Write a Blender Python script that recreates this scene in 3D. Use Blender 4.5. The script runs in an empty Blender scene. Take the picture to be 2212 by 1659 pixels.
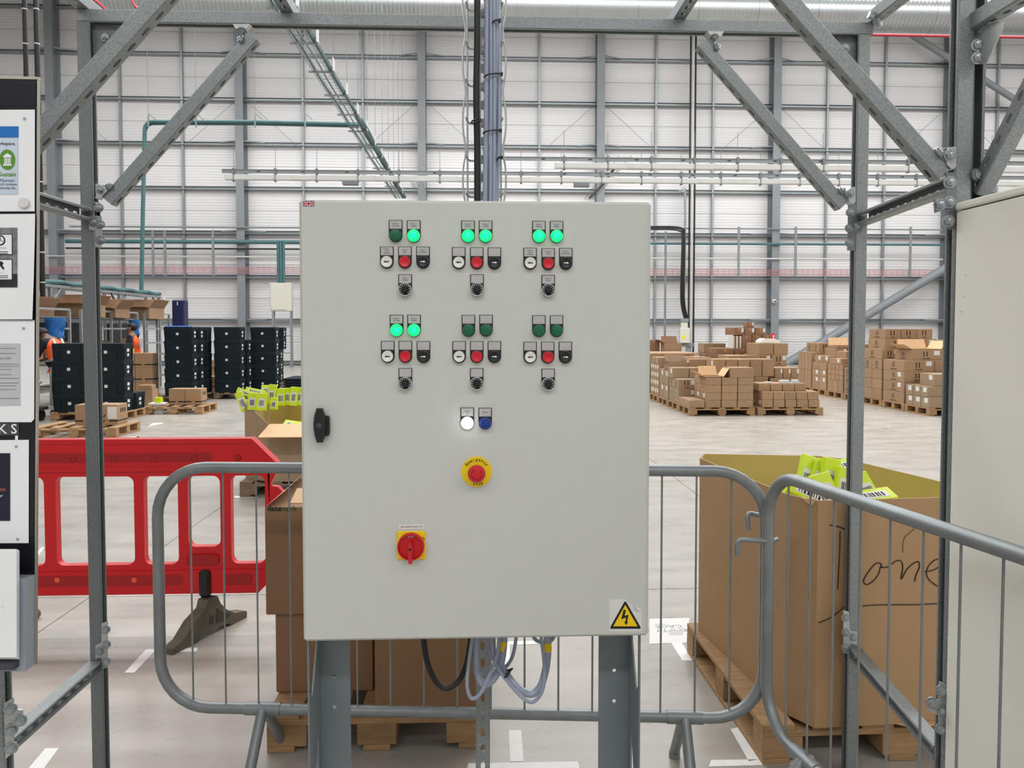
import bpy, bmesh, math, random
from mathutils import Vector, Matrix
D = bpy.data; S = bpy.context.scene; COL = S.collection
random.seed(7)
PI = math.pi
# ------------------------------------------------------------------ camera
F_PX, PPX, PPY, CAMZ = 1660.0, 1106.0, 775.0, 1.55
PITCH = math.atan((775 - 712) / F_PX)
YAW = math.atan(70 / F_PX * math.cos(PITCH))
cd = D.cameras.new('camera'); cam = D.objects.new('camera', cd); COL.objects.link(cam)
cam.location = (0, 0, CAMZ); cam.rotation_euler = (PI/2 - PITCH, 0, -YAW)
cd.sensor_fit = 'HORIZONTAL'; cd.sensor_width = 36; cd.lens = F_PX * 36 / 2212
cd.shift_y = -(829.5 - PPY) / 2212
cd.clip_start = .05; cd.clip_end = 200
S.camera = cam
S.view_settings.view_transform = 'Standard'; S.view_settings.look = 'None'
S.view_settings.gamma = 1; S.view_settings.use_curve_mapping = False
S.view_settings.exposure = 0.0
# ------------------------------------------------------------------ world and lamps
w = D.worlds.new('world'); S.world = w; w.use_nodes = True
w.node_tree.nodes['Background'].inputs[0].default_value = (.95, .97, 1, 1)
w.node_tree.nodes['Background'].inputs[1].default_value = 0.25
def area_lamp(name, loc, sx, sy, power, col=(.985, .995, 1), rot=(0, 0, 0)):
    l = D.lights.new(name, 'AREA'); l.shape = 'RECTANGLE'; l.size = sx; l.size_y = sy
    l.energy = power; l.color = col
    o = D.objects.new(name, l); o.location = loc; o.rotation_euler = rot; COL.objects.link(o)
    return o
for yy, pw in ((-11.5, 1.55), (9.5, .9), (17, 1.45), (23, 1.3), (27.5, 1.1)):
    area_lamp('roof_light', (5, yy, 14.3), 44, 1.6, 2300 * pw)

F_ = Vector((math.sin(YAW)*math.cos(PITCH), math.cos(YAW)*math.cos(PITCH), -math.sin(PITCH)))
R_ = Vector((math.cos(YAW), -math.sin(YAW), 0)); U_ = R_.cross(F_)
CAM = Vector((0, 0, CAMZ))
def ray(px, py): return F_ + R_*((px-PPX)/F_PX) - U_*((py-PPY)/F_PX)
def aY(px, py, Y): r = ray(px, py); return CAM + r*(Y/r.y)
def aX(px, py, X): r = ray(px, py); return CAM + r*(X/r.x)
def aZ(px, py, Z=0.0): r = ray(px, py); return CAM + r*((Z-CAMZ)/r.z)
def aPl(px, py, p, n):
    r = ray(px, py); n = Vector(n); return CAM + r*((Vector(p)-CAM).dot(n)/r.dot(n))
def V(*a): return Vector(a)

# ------------------------------------------------------------------ materials
def lin(c): c /= 255; return c/12.92 if c <= .04045 else ((c+.055)/1.055)**2.4
def rgb(r, g, b): return (lin(r), lin(g), lin(b), 1)
MATS = {}
def mat(name, col, rough=.5, metal=0.0, var=.06, scale=8.0, stretch=(1, 1, 1), bump=0.0, bscale=60.0, rnd=0.0, emit=None, kind=None, spec=.5, alpha=None, trans=0.0, detail=3.0):
    if name in MATS: return MATS[name]
    m = D.materials.new(name); m.use_nodes = True; MATS[name] = m
    nt = m.node_tree; N = nt.nodes; L = nt.links; b = N['Principled BSDF']
    tc = N.new('ShaderNodeTexCoord'); mp = N.new('ShaderNodeMapping'); mp.inputs['Scale'].default_value = stretch
    L.new(tc.outputs['Object'], mp.inputs['Vector'])
    c = rgb(*col) if max(col) > 1.001 else (*col, 1)
    if kind == 'galv':
        t = N.new('ShaderNodeTexVoronoi'); t.inputs['Scale'].default_value = scale
        L.new(mp.outputs[0], t.inputs['Vector']); fac = N.new('ShaderNodeSeparateColor'); L.new(t.outputs['Color'], fac.inputs[0]); f = fac.outputs[0]
    elif kind == 'braid':
        t = N.new('ShaderNodeTexWave'); t.inputs['Scale'].default_value = scale; t.bands_direction = 'DIAGONAL'; t.inputs['Distortion'].default_value = 2.5
        L.new(mp.outputs[0], t.inputs['Vector']); f = t.outputs['Fac']
    else:
        t = N.new('ShaderNodeTexNoise'); t.inputs['Scale'].default_value = scale; t.inputs['Detail'].default_value = detail
        L.new(mp.outputs[0], t.inputs['Vector']); f = t.outputs['Fac']
    mx = N.new('ShaderNodeMix'); mx.data_type = 'RGBA'
    lo = tuple(x*(1-var) for x in c[:3])+(1,); hi = tuple(min(1, x*(1+var)) for x in c[:3])+(1,)
    mr = N.new('ShaderNodeMapRange'); mr.inputs[1].default_value = .25; mr.inputs[2].default_value = .75
    L.new(f, mr.inputs[0]); L.new(mr.outputs[0], mx.inputs[0])
    mx.inputs[6].default_value = lo; mx.inputs[7].default_value = hi
    out = mx.outputs[2]
    if rnd:
        oi = N.new('ShaderNodeObjectInfo'); hs = N.new('ShaderNodeHueSaturation')
        m2 = N.new('ShaderNodeMapRange'); m2.inputs[3].default_value = 1-rnd; m2.inputs[4].default_value = 1+rnd*.7
        L.new(oi.outputs['Random'], m2.inputs[0]); L.new(m2.outputs[0], hs.inputs['Value'])
        L.new(out, hs.inputs['Color']); out = hs.outputs[0]
    L.new(out, b.inputs['Base Color'])
    b.inputs['Roughness'].default_value = rough; b.inputs['Metallic'].default_value = metal
    b.inputs['Specular IOR Level'].default_value = spec
    if bump:
        bn = N.new('ShaderNodeTexNoise'); bn.inputs['Scale'].default_value = bscale; bn.inputs['Detail'].default_value = 2
        L.new(mp.outputs[0], bn.inputs['Vector'])
        bp = N.new('ShaderNodeBump'); bp.inputs['Strength'].default_value = bump; bp.inputs['Distance'].default_value = .002
        L.new(bn.outputs['Fac'], bp.inputs['Height']); L.new(bp.outputs[0], b.inputs['Normal'])
    if emit:
        b.inputs['Emission Color'].default_value = (*emit[0], 1); b.inputs['Emission Strength'].default_value = emit[1]
    if trans: b.inputs['Transmission Weight'].default_value = trans
    return m
GALV = mat('galvanised_steel', (140, 146, 147), .5, .45, .15, 420, kind='galv')
GALV2 = mat('galvanised_steel_dull_and_shaded', (120, 126, 127), .55, .4, .1, 360, kind='galv')
ZINC = mat('bright_zinc', (182, 186, 186), .36, .5, .1, 60)
BOLT = mat('bolt_zinc', (170, 178, 180), .3, .8, .1, 80)
CABG = mat('light_grey_enamel', (201, 204, 197), .42, 0, .012, 30, bump=.12, bscale=420)
LEGG = mat('grey_leg_enamel', (114, 124, 128), .45, 0, .03, 6)
BLK = mat('black_plastic', (20, 21, 23), .4, 0, .1, 30)
BLKR = mat('black_rubber', (26, 27, 29), .55, 0, .12, 20)
PAPER = mat('white_paper', (244, 246, 249), .6, 0, .02, 9)
LABEL = mat('white_label', (222, 221, 218), .5, 0, .03, 40)
GLAB = mat('grey_engraved_insert', (186, 183, 184), .4, 0, .02, 40)
INK = mat('black_ink', (18, 18, 20), .6, 0, .1, 90)
RED = mat('red_plastic', (200, 6, 18), .38, 0, .05, 6, spec=.5)
REDB = mat('red_button', (205, 24, 40), .35, 0, .04, 30)
YEL = mat('yellow_plate', (244, 206, 10), .42, 0, .03, 30)
KRAFT = mat('kraft_cardboard', (164, 133, 102), .75, 0, .05, 14, (1, 1, .35), .05, 120, rnd=.10)
KRAFTD = mat('dark_kraft_cardboard', (142, 108, 80), .75, 0, .05, 14, (1, 1, .35), .05, 120, rnd=.06)
KRAFTG = mat('grey_brown_cardboard', (154, 132, 105), .75, 0, .05, 14, (1, 1, .35), .05, 120, rnd=.07)
INSIDE_BOUNCE = mat('kraft_inside_bounce', (186, 158, 106), .7, 0, .05, 10, (1, 1, .3))  # yellow bounce from the neon packs is painted into the inside colour
FLAP_LIT = mat('lit_kraft_flap', (218, 182, 138), .7, 0, .04, 12)  # paler kraft: light falling on upturned flaps is painted into the colour
TAPE = mat('brown_packing_tape', (170, 130, 92), .35, 0, .05, 20)
WOOD = mat('pallet_softwood', (164, 130, 92), .75, 0, .22, 9, (1, 7, 7), .15, 60, rnd=.18)
WOODD = mat('pallet_grey_wood', (128, 106, 82), .8, 0, .22, 9, (1, 7, 7), .15, 60, rnd=.2)
TOTE = mat('dark_tote_plastic', (24, 35, 41), .6, 0, .06, 5, rnd=.1, spec=.2)
NEON = mat('neon_yellow_card', (204, 226, 22), .45, 0, .05, 12)
WHITEP = mat('white_tape', (243, 243, 241), .6, 0, .04, 18)
COLM = mat('grey_painted_steel', (128, 133, 137), .5, 0, .04, 1.5)
GIRT = mat('galvanised_girt', (150, 156, 158), .42, .5, .06, 3)
TEAL = mat('teal_cable_tray', (66, 106, 108), .5, 0, .15, 3)
TRUNK = mat('white_trunking', (196, 196, 192), .5, 0, .04, 3)
CREAM = mat('cream_enamel', (243, 241, 232), .5, 0, .015, 3)
CREAM2 = mat('dull_cream_enamel', (206, 204, 192), .5, 0, .015, 3)
NAVY = mat('navy_paint', (15, 26, 70), .45, 0, .1, 5)
BLUEP = mat('blue_plastic_bag', (44, 112, 186), .3, 0, .15, 6)
SKIN = mat('skin', (92, 62, 48), .55, 0, .05, 20)
SKIN2 = mat('skin_light', (150, 108, 84), .55, 0, .05, 20)
HAIR = mat('black_hair', (14, 13, 13), .6, 0, .2, 60)
CLOTH = mat('black_clothing', (20, 21, 25), .85, 0, .2, 20)
CLOTHN = mat('navy_clothing', (24, 27, 38), .85, 0, .2, 20)
ORANGE = mat('orange_vest', (250, 96, 36), .65, 0, .06, 14)
SILVER = mat('reflective_tape', (170, 172, 172), .4, .2, .05, 30)
TUBE = mat('galvanised_tube', (140, 146, 148), .45, .45, .14, 14, (1, 1, 1))
PVC = mat('braided_grey_conduit', (158, 168, 186), .25, .1, .3, 210, kind='braid')
PVC2 = mat('grey_blue_cable', (150, 160, 178), .35, 0, .1, 14)
DGREY = mat('dark_grey_plastic', (62, 66, 72), .45, 0, .06, 20)
BLACKBOARD = mat('gloss_black_board', (14, 16, 22), .14, 0, .2, 3)
FOOT = mat('recycled_rubber_foot', (96, 90, 78), .85, 0, .15, 20)

# ------------------------------------------------------------------ mesh builder
class MB:
    def __init__(s): s.v = []; s.f = []; s.m = []
    def add(s, vs, fs, mi=0):
        k = len(s.v); s.v += [Vector(v) for v in vs]; s.f += [tuple(i+k for i in f) for f in fs]; s.m += [mi]*len(fs); return s
    def box(s, a, b, c=0.0, M=None, mi=0):
        a = Vector(a); b = Vector(b)
        lo = Vector(map(min, a, b)); hi = Vector(map(max, a, b))
        if c <= 0:
            vs = [V(x, y, z) for x in (lo.x, hi.x) for y in (lo.y, hi.y) for z in (lo.z, hi.z)]
            fs = [(0, 1, 3, 2), (4, 6, 7, 5), (0, 4, 5, 1), (2, 3, 7, 6), (0, 2, 6, 4), (1, 5, 7, 3)]
        else:
            c = min(c, *(x*.45 for x in (hi-lo)))
            vs = []; idx = {}
            for sx in (0, 1):
                for sy in (0, 1):
                    for sz in (0, 1):
                        sg = (sx, sy, sz)
                        for ax in range(3):
                            p = [0, 0, 0]
                            for k in range(3):
                                e = hi[k] if sg[k] else lo[k]
                                if k != ax: e += -c if sg[k] else c
                                p[k] = e
                            idx[sg+(ax,)] = len(vs); vs.append(V(*p))
            fs = []
            for ax in range(3):
                o1, o2 = [k for k in range(3) if k != ax]
                for sgn in (0, 1):
                    q = []
                    for (i, j) in ((0, 0), (1, 0), (1, 1), (0, 1)):
                        t = [0, 0, 0]; t[ax] = sgn; t[o1] = i; t[o2] = j; q.append(idx[tuple(t)+(ax,)])
                    fs.append(tuple(q))
                for i in (0, 1):
                    for j in (0, 1):
                        t = [0, 0, 0]; t[o1] = i; t[o2] = j
                        t0 = list(t); t0[ax] = 0; t1 = list(t); t1[ax] = 1
                        fs.append((idx[tuple(t0)+(o1,)], idx[tuple(t1)+(o1,)], idx[tuple(t1)+(o2,)], idx[tuple(t0)+(o2,)]))
            for sx in (0, 1):
                for sy in (0, 1):
                    for sz in (0, 1): fs.append(tuple(idx[(sx, sy, sz, a_)] for a_ in range(3)))
        if M is not None: vs = [M @ v for v in vs]
        return s.add(vs, fs, mi)
    def prism(s, poly, d, M=None, mi=0):
        """poly: list of 3D points (a planar outline), d: extrusion vector"""
        n = len(poly); p = [Vector(q) for q in poly]; d = Vector(d)
        vs = p + [q+d for q in p]
        if M is not None: vs = [M @ v for v in vs]
        fs = [tuple(range(n))[::-1], tuple(range(n, 2*n))] + [(i, (i+1) % n, n+(i+1) % n, n+i) for i in range(n)]
        return s.add(vs, fs, mi)
    def tube(s, pts, r, n=10, closed=False, cap=True, mi=0):
        pts = [Vector(p) for p in pts]; m = len(pts); rs = r if isinstance(r, (list, tuple)) else [r]*m
        T = []
        for i in range(m):
            a = pts[i-1] if (i > 0 or closed) else pts[i]; b = pts[(i+1) % m] if (i < m-1 or closed) else pts[i]
            t = (b-a); T.append(t.normalized() if t.length > 1e-9 else V(0, 0, 1))
        u = T[0].orthogonal().normalized(); vs = []
        for i in range(m):
            u = (u - T[i]*u.dot(T[i])).normalized(); wv = T[i].cross(u)
            for k in range(n):
                a = 2*PI*k/n; vs.append(pts[i] + u*(rs[i]*math.cos(a)) + wv*(rs[i]*math.sin(a)))
        fs = []
        for i in range(m if closed else m-1):
            j = (i+1) % m; off = 0
            if closed and j == 0:
                best = min(range(n), key=lambda q: (vs[i*n]-vs[q]).length); off = best
            for k in range(n): fs.append((i*n+k, i*n+(k+1) % n, j*n+(k+1+off) % n, j*n+(k+off) % n))
        if cap and not closed: fs += [tuple(range(n))[::-1], tuple(range((m-1)*n, m*n))]
        return s.add(vs, fs, mi)
    def lathe(s, prof, o, ax=(0, 0, 1), n=24, mi=0):
        """prof: (r, h) pairs from one pole to the other; ax: axis direction"""
        o = Vector(o); ax = Vector(ax).normalized(); u = ax.orthogonal().normalized(); wv = ax.cross(u); vs = []
        for (r, h) in prof:
            for k in range(n):
                a = 2*PI*k/n; vs.append(o + ax*h + u*(r*math.cos(a)) + wv*(r*math.sin(a)))
        m = len(prof)
        fs = [(i*n+k, i*n+(k+1) % n, (i+1)*n+(k+1) % n, (i+1)*n+k) for i in range(m-1) for k in range(n)]
        fs += [tuple(range(n))[::-1], tuple(range((m-1)*n, m*n))]
        return s.add(vs, fs, mi)
    def mesh(s, me, M, mi=0):
        return s.add([M @ v.co for v in me.vertices], [tuple(p.vertices) for p in me.polygons], mi)
    def make(s, name, m, smooth=35):
        me = D.meshes.new(name); me.from_pydata([tuple(v) for v in s.v], [], s.f)
        for q in (m if isinstance(m, (list, tuple)) else [m]): me.materials.append(q)
        if any(s.m): me.polygons.foreach_set('material_index', s.m)
        bm = bmesh.new(); bm.from_mesh(me); bmesh.ops.recalc_face_normals(bm, faces=bm.faces); bm.to_mesh(me); bm.free()
        if smooth:
            me.polygons.foreach_set('use_smooth', [True]*len(me.polygons)); me.set_sharp_from_angle(angle=math.radians(smooth))
        return me
    def build(s, name, m, parent=None, world=True, smooth=35):
        if parent is not None and world:
            inv = wm(parent).inverted(); s.v = [inv @ v for v in s.v]
        o = D.objects.new(name, s.make(name, m, smooth)); COL.objects.link(o)
        if parent is not None: o.parent = parent
        return o
def wm(o):
    m = o.matrix_basis.copy()
    while o.parent: o = o.parent; m = o.matrix_basis @ m
    return m
def inst(name, me, parent=None, loc=(0, 0, 0), rz=0.0):
    o = D.objects.new(name, me); COL.objects.link(o); o.location = loc; o.rotation_euler = (0, 0, rz)
    if parent is not None: o.parent = parent
    return o
def tag(o, label=None, cat=None, group=None, kind=None):
    if label: o['label'] = label
    if cat: o['category'] = cat
    if group: o['group'] = group
    if kind: o['kind'] = kind
    return o
def thing(name, label, cat, loc=(0, 0, 0), rz=0.0, group=None):
    o = D.objects.new(name, None); COL.objects.link(o); o.location = loc; o.rotation_euler = (0, 0, rz); o.empty_display_size = .1
    return tag(o, label, cat, group)
TXT = {}
def text_me(body, size=1.0, align='CENTER'):
    k = (body, align)
    if k not in TXT:
        c = D.curves.new('t', 'FONT'); c.body = body; c.align_x = align; c.align_y = 'CENTER'; c.resolution_u = 2; c.space_line = .95
        o = D.objects.new('t', c); me = D.meshes.new_from_object(o); D.objects.remove(o); D.curves.remove(c); TXT[k] = me
    return TXT[k]
def face_M(p, x, y, sc=1.0):
    """matrix that lays an XY drawing on a surface at p with right x and up y"""
    x = Vector(x).normalized(); y = Vector(y).normalized(); z = x.cross(y)
    M = Matrix((x, y, z)).transposed().to_4x4(); M.translation = Vector(p)
    return M @ Matrix.Diagonal((sc, sc, 1, 1))
def write(mb, body, p, x, y, size, align='CENTER', sx=1.0, bold=0.0):
    me = text_me(body, 1, align)
    M = face_M(p, x, y) @ Matrix.Diagonal((size*sx, size, 1, 1))
    mb.mesh(me, M)
    if bold:
        nz = Vector(x).normalized().cross(Vector(y).normalized())
        for k_, d in enumerate(((bold, 0), (-bold, 0), (0, bold), (0, -bold)), 1): mb.mesh(me, Matrix.Translation(Vector(x).normalized()*d[0]*size+Vector(y).normalized()*d[1]*size-nz*k_*2.5e-5) @ M)
    return mb
XR, ZU = V(1, 0, 0), V(0, 0, 1)

# slotted or plain strut channel -------------------------------------------------
def slot_plate(mb, p0, a, s_, nrm, L, wd, t, pitch=.05, sl=.028, sr=.0068, mi=0):
    n = max(1, int(L//pitch)); pt = L/n
    h8 = [(sl/2, 0), (sl/2-sr*.3, sr*.7), (0, sr), (-sl/2+sr*.3, sr*.7), (-sl/2, 0), (-sl/2+sr*.3, -sr*.7), (0, -sr), (sl/2-sr*.3, -sr*.7)]
    o8 = [(pt/2, 0), (pt/2, wd/2), (0, wd/2), (-pt/2, wd/2), (-pt/2, 0), (-pt/2, -wd/2), (0, -wd/2), (pt/2, -wd/2)]
    for i in range(n):
        c = p0 + a*((i+.5)*pt); vs = []
        for dz in (0, t):
            for ring in (o8, h8):
                for (x, y) in ring: vs.append(c + a*x + s_*y + nrm*dz)
        fs = []
        for k in range(8):
            j = (k+1) % 8
            fs += [(k, j, 8+j, 8+k), (16+k, 24+k, 24+j, 16+j), (8+k, 8+j, 24+j, 24+k)]
        mb.add(vs, fs, mi)
def strut(mb, p0, p1, od, wd=.041, slots=False, ht=None, pitch=.05):
    p0 = Vector(p0); p1 = Vector(p1); a = (p1-p0); L = a.length; a.normalize()
    o = Vector(od); o = (o - a*o.dot(a)).normalized(); s_ = a.cross(o)
    h = wd/2; hh = (ht or wd)/2; g, l, t, c = .011*wd/.041, .008, .0026, .003
    if not slots:
        pr = [(-g, hh-l), (-g, hh), (-h+c, hh), (-h, hh-c), (-h, -hh+c), (-h+c, -hh), (h-c, -hh), (h, -hh+c), (h, hh-c), (h-c, hh), (g, hh), (g, hh-l),
              (g+t, hh-l), (g+t, hh-t), (h-t, hh-t), (h-t, -hh+t), (-h+t, -hh+t), (-h+t, hh-t), (-g-t, hh-t), (-g-t, hh-l)]
        mb.prism([p0 + s_*x + o*y for x, y in pr], a*L)
    else:
        e = h-.007
        pr = [(g, hh-l), (g, hh), (h-c, hh), (h, hh-c), (h, -hh+c), (h-c, -hh), (e, -hh), (e, -hh+t), (h-t, -hh+t), (h-t, hh-t), (g+t, hh-t), (g+t, hh-l)]
        mb.prism([p0 + s_*x + o*y for x, y in pr], a*L)
        mb.prism([p0 + s_*(-x) + o*y for x, y in pr], a*L)
        slot_plate(mb, p0 - o*hh, a, s_, o, L, 2*e, t, pitch)
    return mb
def bolt_head(mb, p, n, r=.0105):
    n = Vector(n).normalized()
    mb.lathe([(r*1.35, -.0005), (r*1.35, .002)], p, n, 14)
    mb.lathe([(r, .0015), (r, .008), (r*.85, .0098)], p, n, 6)
    mb.lathe([(r*.5, .006), (r*.5, .013), (r*.4, .0135)], p, n, 10)

def arc_pts(c, u, v, r, a0, a1, n):
    return [Vector(c) + Vector(u)*(r*math.cos(a0+(a1-a0)*i/n)) + Vector(v)*(r*math.sin(a0+(a1-a0)*i/n)) for i in range(n+1)]
def smooth_path(pts, n=8):
    pts = [Vector(p) for p in pts]; out = []
    for i in range(len(pts)-1):
        p0 = pts[max(0, i-1)]; p1 = pts[i]; p2 = pts[i+1]; p3 = pts[min(len(pts)-1, i+2)]
        for k in range(n):
            t = k/n; out.append(.5*((2*p1)+(p2-p0)*t+(2*p0-5*p1+4*p2-p3)*t*t+(3*p1-p0-3*p2+p3)*t**3))
    out.append(pts[-1]); return out
#==PART2==
# ================================================================== room shell
WY = 34.0
def struct(name, o, label, cat='structure'): return tag(o, label, cat, None, 'structure')
def floor_mat():
    m = mat('polished_concrete', (177, 172, 164), .3, 0, .05, .8, detail=8)
    nt = m.node_tree; N = nt.nodes; L = nt.links; b = N['Principled BSDF']
    src = b.inputs['Base Color'].links[0].from_socket
    tc = N.new('ShaderNodeNewGeometry')
    a = N.new('ShaderNodeTexNoise'); a.inputs['Scale'].default_value = 3.2; a.inputs['Detail'].default_value = 9; a.inputs['Roughness'].default_value = .62
    mp = N.new('ShaderNodeMapping'); mp.inputs['Scale'].default_value = (.55, 1.3, 1); L.new(tc.outputs['Position'], mp.inputs[0]); L.new(mp.outputs[0], a.inputs['Vector'])
    r = N.new('ShaderNodeMapRange'); r.inputs[1].default_value = .32; r.inputs[2].default_value = .68; r.inputs[3].default_value = .8; r.inputs[4].default_value = 1.08; L.new(a.outputs['Fac'], r.inputs[0])
    mu = N.new('ShaderNodeVectorMath'); mu.operation = 'SCALE'; L.new(src, mu.inputs[0]); L.new(r.outputs[0], mu.inputs['Scale'])
    # small dark scuffs
    v = N.new('ShaderNodeTexNoise'); v.inputs['Scale'].default_value = 9; v.inputs['Detail'].default_value = 5; v.inputs['Distortion'].default_value = .8; L.new(mp.outputs[0], v.inputs['Vector'])
    r2 = N.new('ShaderNodeMapRange'); r2.inputs[1].default_value = .70; r2.inputs[2].default_value = .76; r2.inputs[3].default_value = 1; r2.inputs[4].default_value = .78; L.new(v.outputs['Fac'], r2.inputs[0])
    m2 = N.new('ShaderNodeVectorMath'); m2.operation = 'SCALE'; L.new(mu.outputs[0], m2.inputs[0]); L.new(r2.outputs[0], m2.inputs['Scale'])
    L.new(m2.outputs[0], b.inputs['Base Color'])
    rr = N.new('ShaderNodeMapRange'); rr.inputs[3].default_value = .2; rr.inputs[4].default_value = .38; L.new(a.outputs['Fac'], rr.inputs[0]); L.new(rr.outputs[0], b.inputs['Roughness'])
    return m
FLOORM = floor_mat()
JOINT = mat('dark_floor_joint', (104, 100, 95), .8)
fl = MB().box((-30, -14, -.3), (34, WY, -.012)).build('floor', JOINT, smooth=0)
struct('floor', fl, 'pale grey polished concrete warehouse floor cast in slabs with thin joints', 'floor')
xs = [-2.26 + 4.3*k for k in range(-7, 10)]; ys = [-12.7 + 4.3*k for k in range(0, 11)]
xs = [-30] + [x for x in xs if -29.5 < x < 33.5] + [34]; ys = [-14] + [y for y in ys if y < WY-.5] + [WY]
for i in range(len(xs)-1):
    for j in range(len(ys)-1):
        g = .0035
        MB().box((xs[i]+g, ys[j]+g, -.011), (xs[i+1]-g, ys[j+1]-g, 0)).build('floor_slab', FLOORM, fl, smooth=0)

def cladding_mat():
    m = mat('white_ribbed_cladding', (214, 212, 212), .5, 0, .012, .6)
    nt = m.node_tree; N = nt.nodes; L = nt.links; b = N['Principled BSDF']
    g = N.new('ShaderNodeNewGeometry'); wv = N.new('ShaderNodeTexWave'); wv.bands_direction = 'Z'; wv.inputs['Scale'].default_value = 2.6
    L.new(g.outputs['Position'], wv.inputs['Vector'])
    bp = N.new('ShaderNodeBump'); bp.inputs['Strength'].default_value = .5; bp.inputs['Distance'].default_value = .012
    L.new(wv.outputs['Fac'], bp.inputs['Height']); L.new(bp.outputs[0], b.inputs['Normal'])
    return m
CLAD = cladding_mat()
PLAINW = mat('plain_white_cladding', (205, 203, 203), .6, 0, .02, .3)
wall = MB().box((-30, WY+.06, 0), (34, WY+.2, 17.4)).build('wall_far', JOINT, smooth=0)
struct('wall_far', wall, 'white ribbed cladding wall of the warehouse with grey columns and girts', 'wall')
fc = [aY(px, py, WY-.62).x for px, py in ((103, 60), (515.5, 200), (910.5, 200), (1298.5, 200), (1681, 150), (2061, 300))]
sp = (fc[-1]-fc[0])/5
cols = [fc[0]-2*sp, fc[0]-sp] + fc + [fc[-1]+sp, fc[-1]+2*sp]
edges = [-30] + cols + [34]
pm = {}
for i in range(len(edges)-1):
    for k in range(18):
        z0 = .05 + .95*k; wd = edges[i+1]-edges[i]
        if wd < .3: continue
        key = round(wd, 3)
        if key not in pm: pm[key] = MB().box((.006, 0, .005), (wd-.006, .06, .945), .008).make('cladding_panel', CLAD, 0)
        inst('cladding_panel', pm[key], wall, (edges[i], WY, z0))
colme = MB()
colme.box((-.17, -.62, 0), (.17, -.60, 17.2)).box((-.17, -.04, 0), (.17, -.02, 17.2)).box((-.012, -.60, 0), (.012, -.04, 17.2))
colme = colme.make('column', COLM, 0)
for c in cols: inst('column', colme, wall, (c, WY, 0))
GZ = [.12] + [1.95 + 1.9*k for k in range(8)]
gm = {}
for i in range(len(edges)-1):
    wd = edges[i+1]-edges[i]
    if wd < .5: continue
    for z in GZ:
        key = round(wd, 3)
        if key not in gm:
            q = MB(); q.prism([(0, -.02, 0), (0, -.22, .02), (0, -.22, .05), (0, -.215, .05), (0, -.215, .025), (0, -.03, .005), (0, -.03, .17), (0, -.1, .17), (0, -.1, .175), (0, -.02, .175)], (wd-.06, 0, 0))
            gm[key] = q.make('girt', GIRT, 0)
        inst('girt', gm[key], wall, (edges[i]+.03, WY, z-.1))
# sag posts
for px, py in ((259, 200), (393, 200), (654, 200), (784, 220), (1040, 220), (1165, 200), (1417, 220), (1541, 200), (1788, 200), (1913, 200), (2156, 200), (2290, 200)):
    x = aY(px, py, WY-.1).x
    MB().box((x-.045, WY-.16, .1), (x+.045, WY-.03, 16.2)).build('sag_post', GIRT, wall, smooth=0)
# fly braces at the columns
fb = MB(); fb.prism([(.17, -.5, -.02), (.17, -.46, -.02), (.95, -.12, -.02), (.95, -.16, -.02)], (0, 0, .05)); fb.prism([(-.17, -.5, -.02), (-.17, -.46, -.02), (-.95, -.12, -.02), (-.95, -.16, -.02)], (0, 0, .05))
fb = fb.make('fly_brace', COLM, 0)
for c in cols:
    for k in (1, 3, 5, 7): inst('fly_brace', fb, wall, (c, WY, GZ[k]+.03 if k < len(GZ) else 15))
# thin bracing wires
for c in cols:
    for s in (-1, 1):
        MB().tube([(c+s*.2, WY-.3, 11.35), (c+s*2.4, WY-.3, 9.4)], .010, 5).build('brace_wire', COLM, wall)
# big diagonal wind braces
def flatbar(p, q, r, name='wind_brace'):
    MB().tube([p, q], r, 12).build(name, COLM, wall)
flatbar(aY(1655, 812, WY-.75), aY(2043, 579, WY-.75), .19)
flatbar(aY(1930, 50, WY-.75), aY(2240, 245, WY-.75), .14)
for nm, a, b, lb in (('wall_left', (-30.2, -14, 0), (-30, WY, 17.4), 'plain white left wall of the warehouse'),
                     ('wall_right', (34, -14, 0), (34.2, WY, 17.4), 'plain white right wall of the warehouse'),
                     ('wall_back', (-30, -14.2, 0), (34, -14, 17.4), 'plain white wall behind the camera'),
                     ('ceiling', (-30.2, -14.2, 17.4), (34.2, WY+.2, 17.6), 'white metal roof deck of the warehouse')):
    struct(nm, MB().box(a, b).build(nm, PLAINW, smooth=0), lb, 'ceiling' if nm == 'ceiling' else 'wall')

# ================================================================== services up high
DUCT = mat('spiral_duct', (168, 172, 172), .33, .75, .05, 1.5)
def spiral():
    N = DUCT.node_tree.nodes; L = DUCT.node_tree.links; b = N['Principled BSDF']
    g = N.new('ShaderNodeNewGeometry'); wv = N.new('ShaderNodeTexWave'); wv.bands_direction = 'X'; wv.inputs['Scale'].default_value = 2.2
    L.new(g.outputs['Position'], wv.inputs['Vector'])
    bp = N.new('ShaderNodeBump'); bp.inputs['Strength'].default_value = .35; bp.inputs['Distance'].default_value = .02
    L.new(wv.outputs['Fac'], bp.inputs['Height']); L.new(bp.outputs[0], b.inputs['Normal'])
spiral()
dt = thing('air_duct', 'big round galvanised spiral air duct running across under the roof', 'duct', (0, 27, 0))
dc = aY(1400, 22, 27.6); dr = .66
x = -13.6
while x < 20.5:
    MB().lathe([(dr, 0), (dr, 2.12)], (x, 27.6, dc.z), (1, 0, 0), 40).build('duct_section', DUCT, dt)
    MB().lathe([(dr+.001, -.02), (dr+.018, -.02), (dr+.018, .02), (dr+.001, .02)], (x, 27.6, dc.z), (1, 0, 0), 40).build('duct_collar', DUCT, dt)
    x += 2.13
for x in (-10, -5, 0, 5, 10, 15): MB().tube([(x, 27.6, dc.z+.6), (x, 27.6, 17.4)], .012, 6).build('hanger', GALV2, dt)
rp = aY(2000, 77, 26.0)
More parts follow.
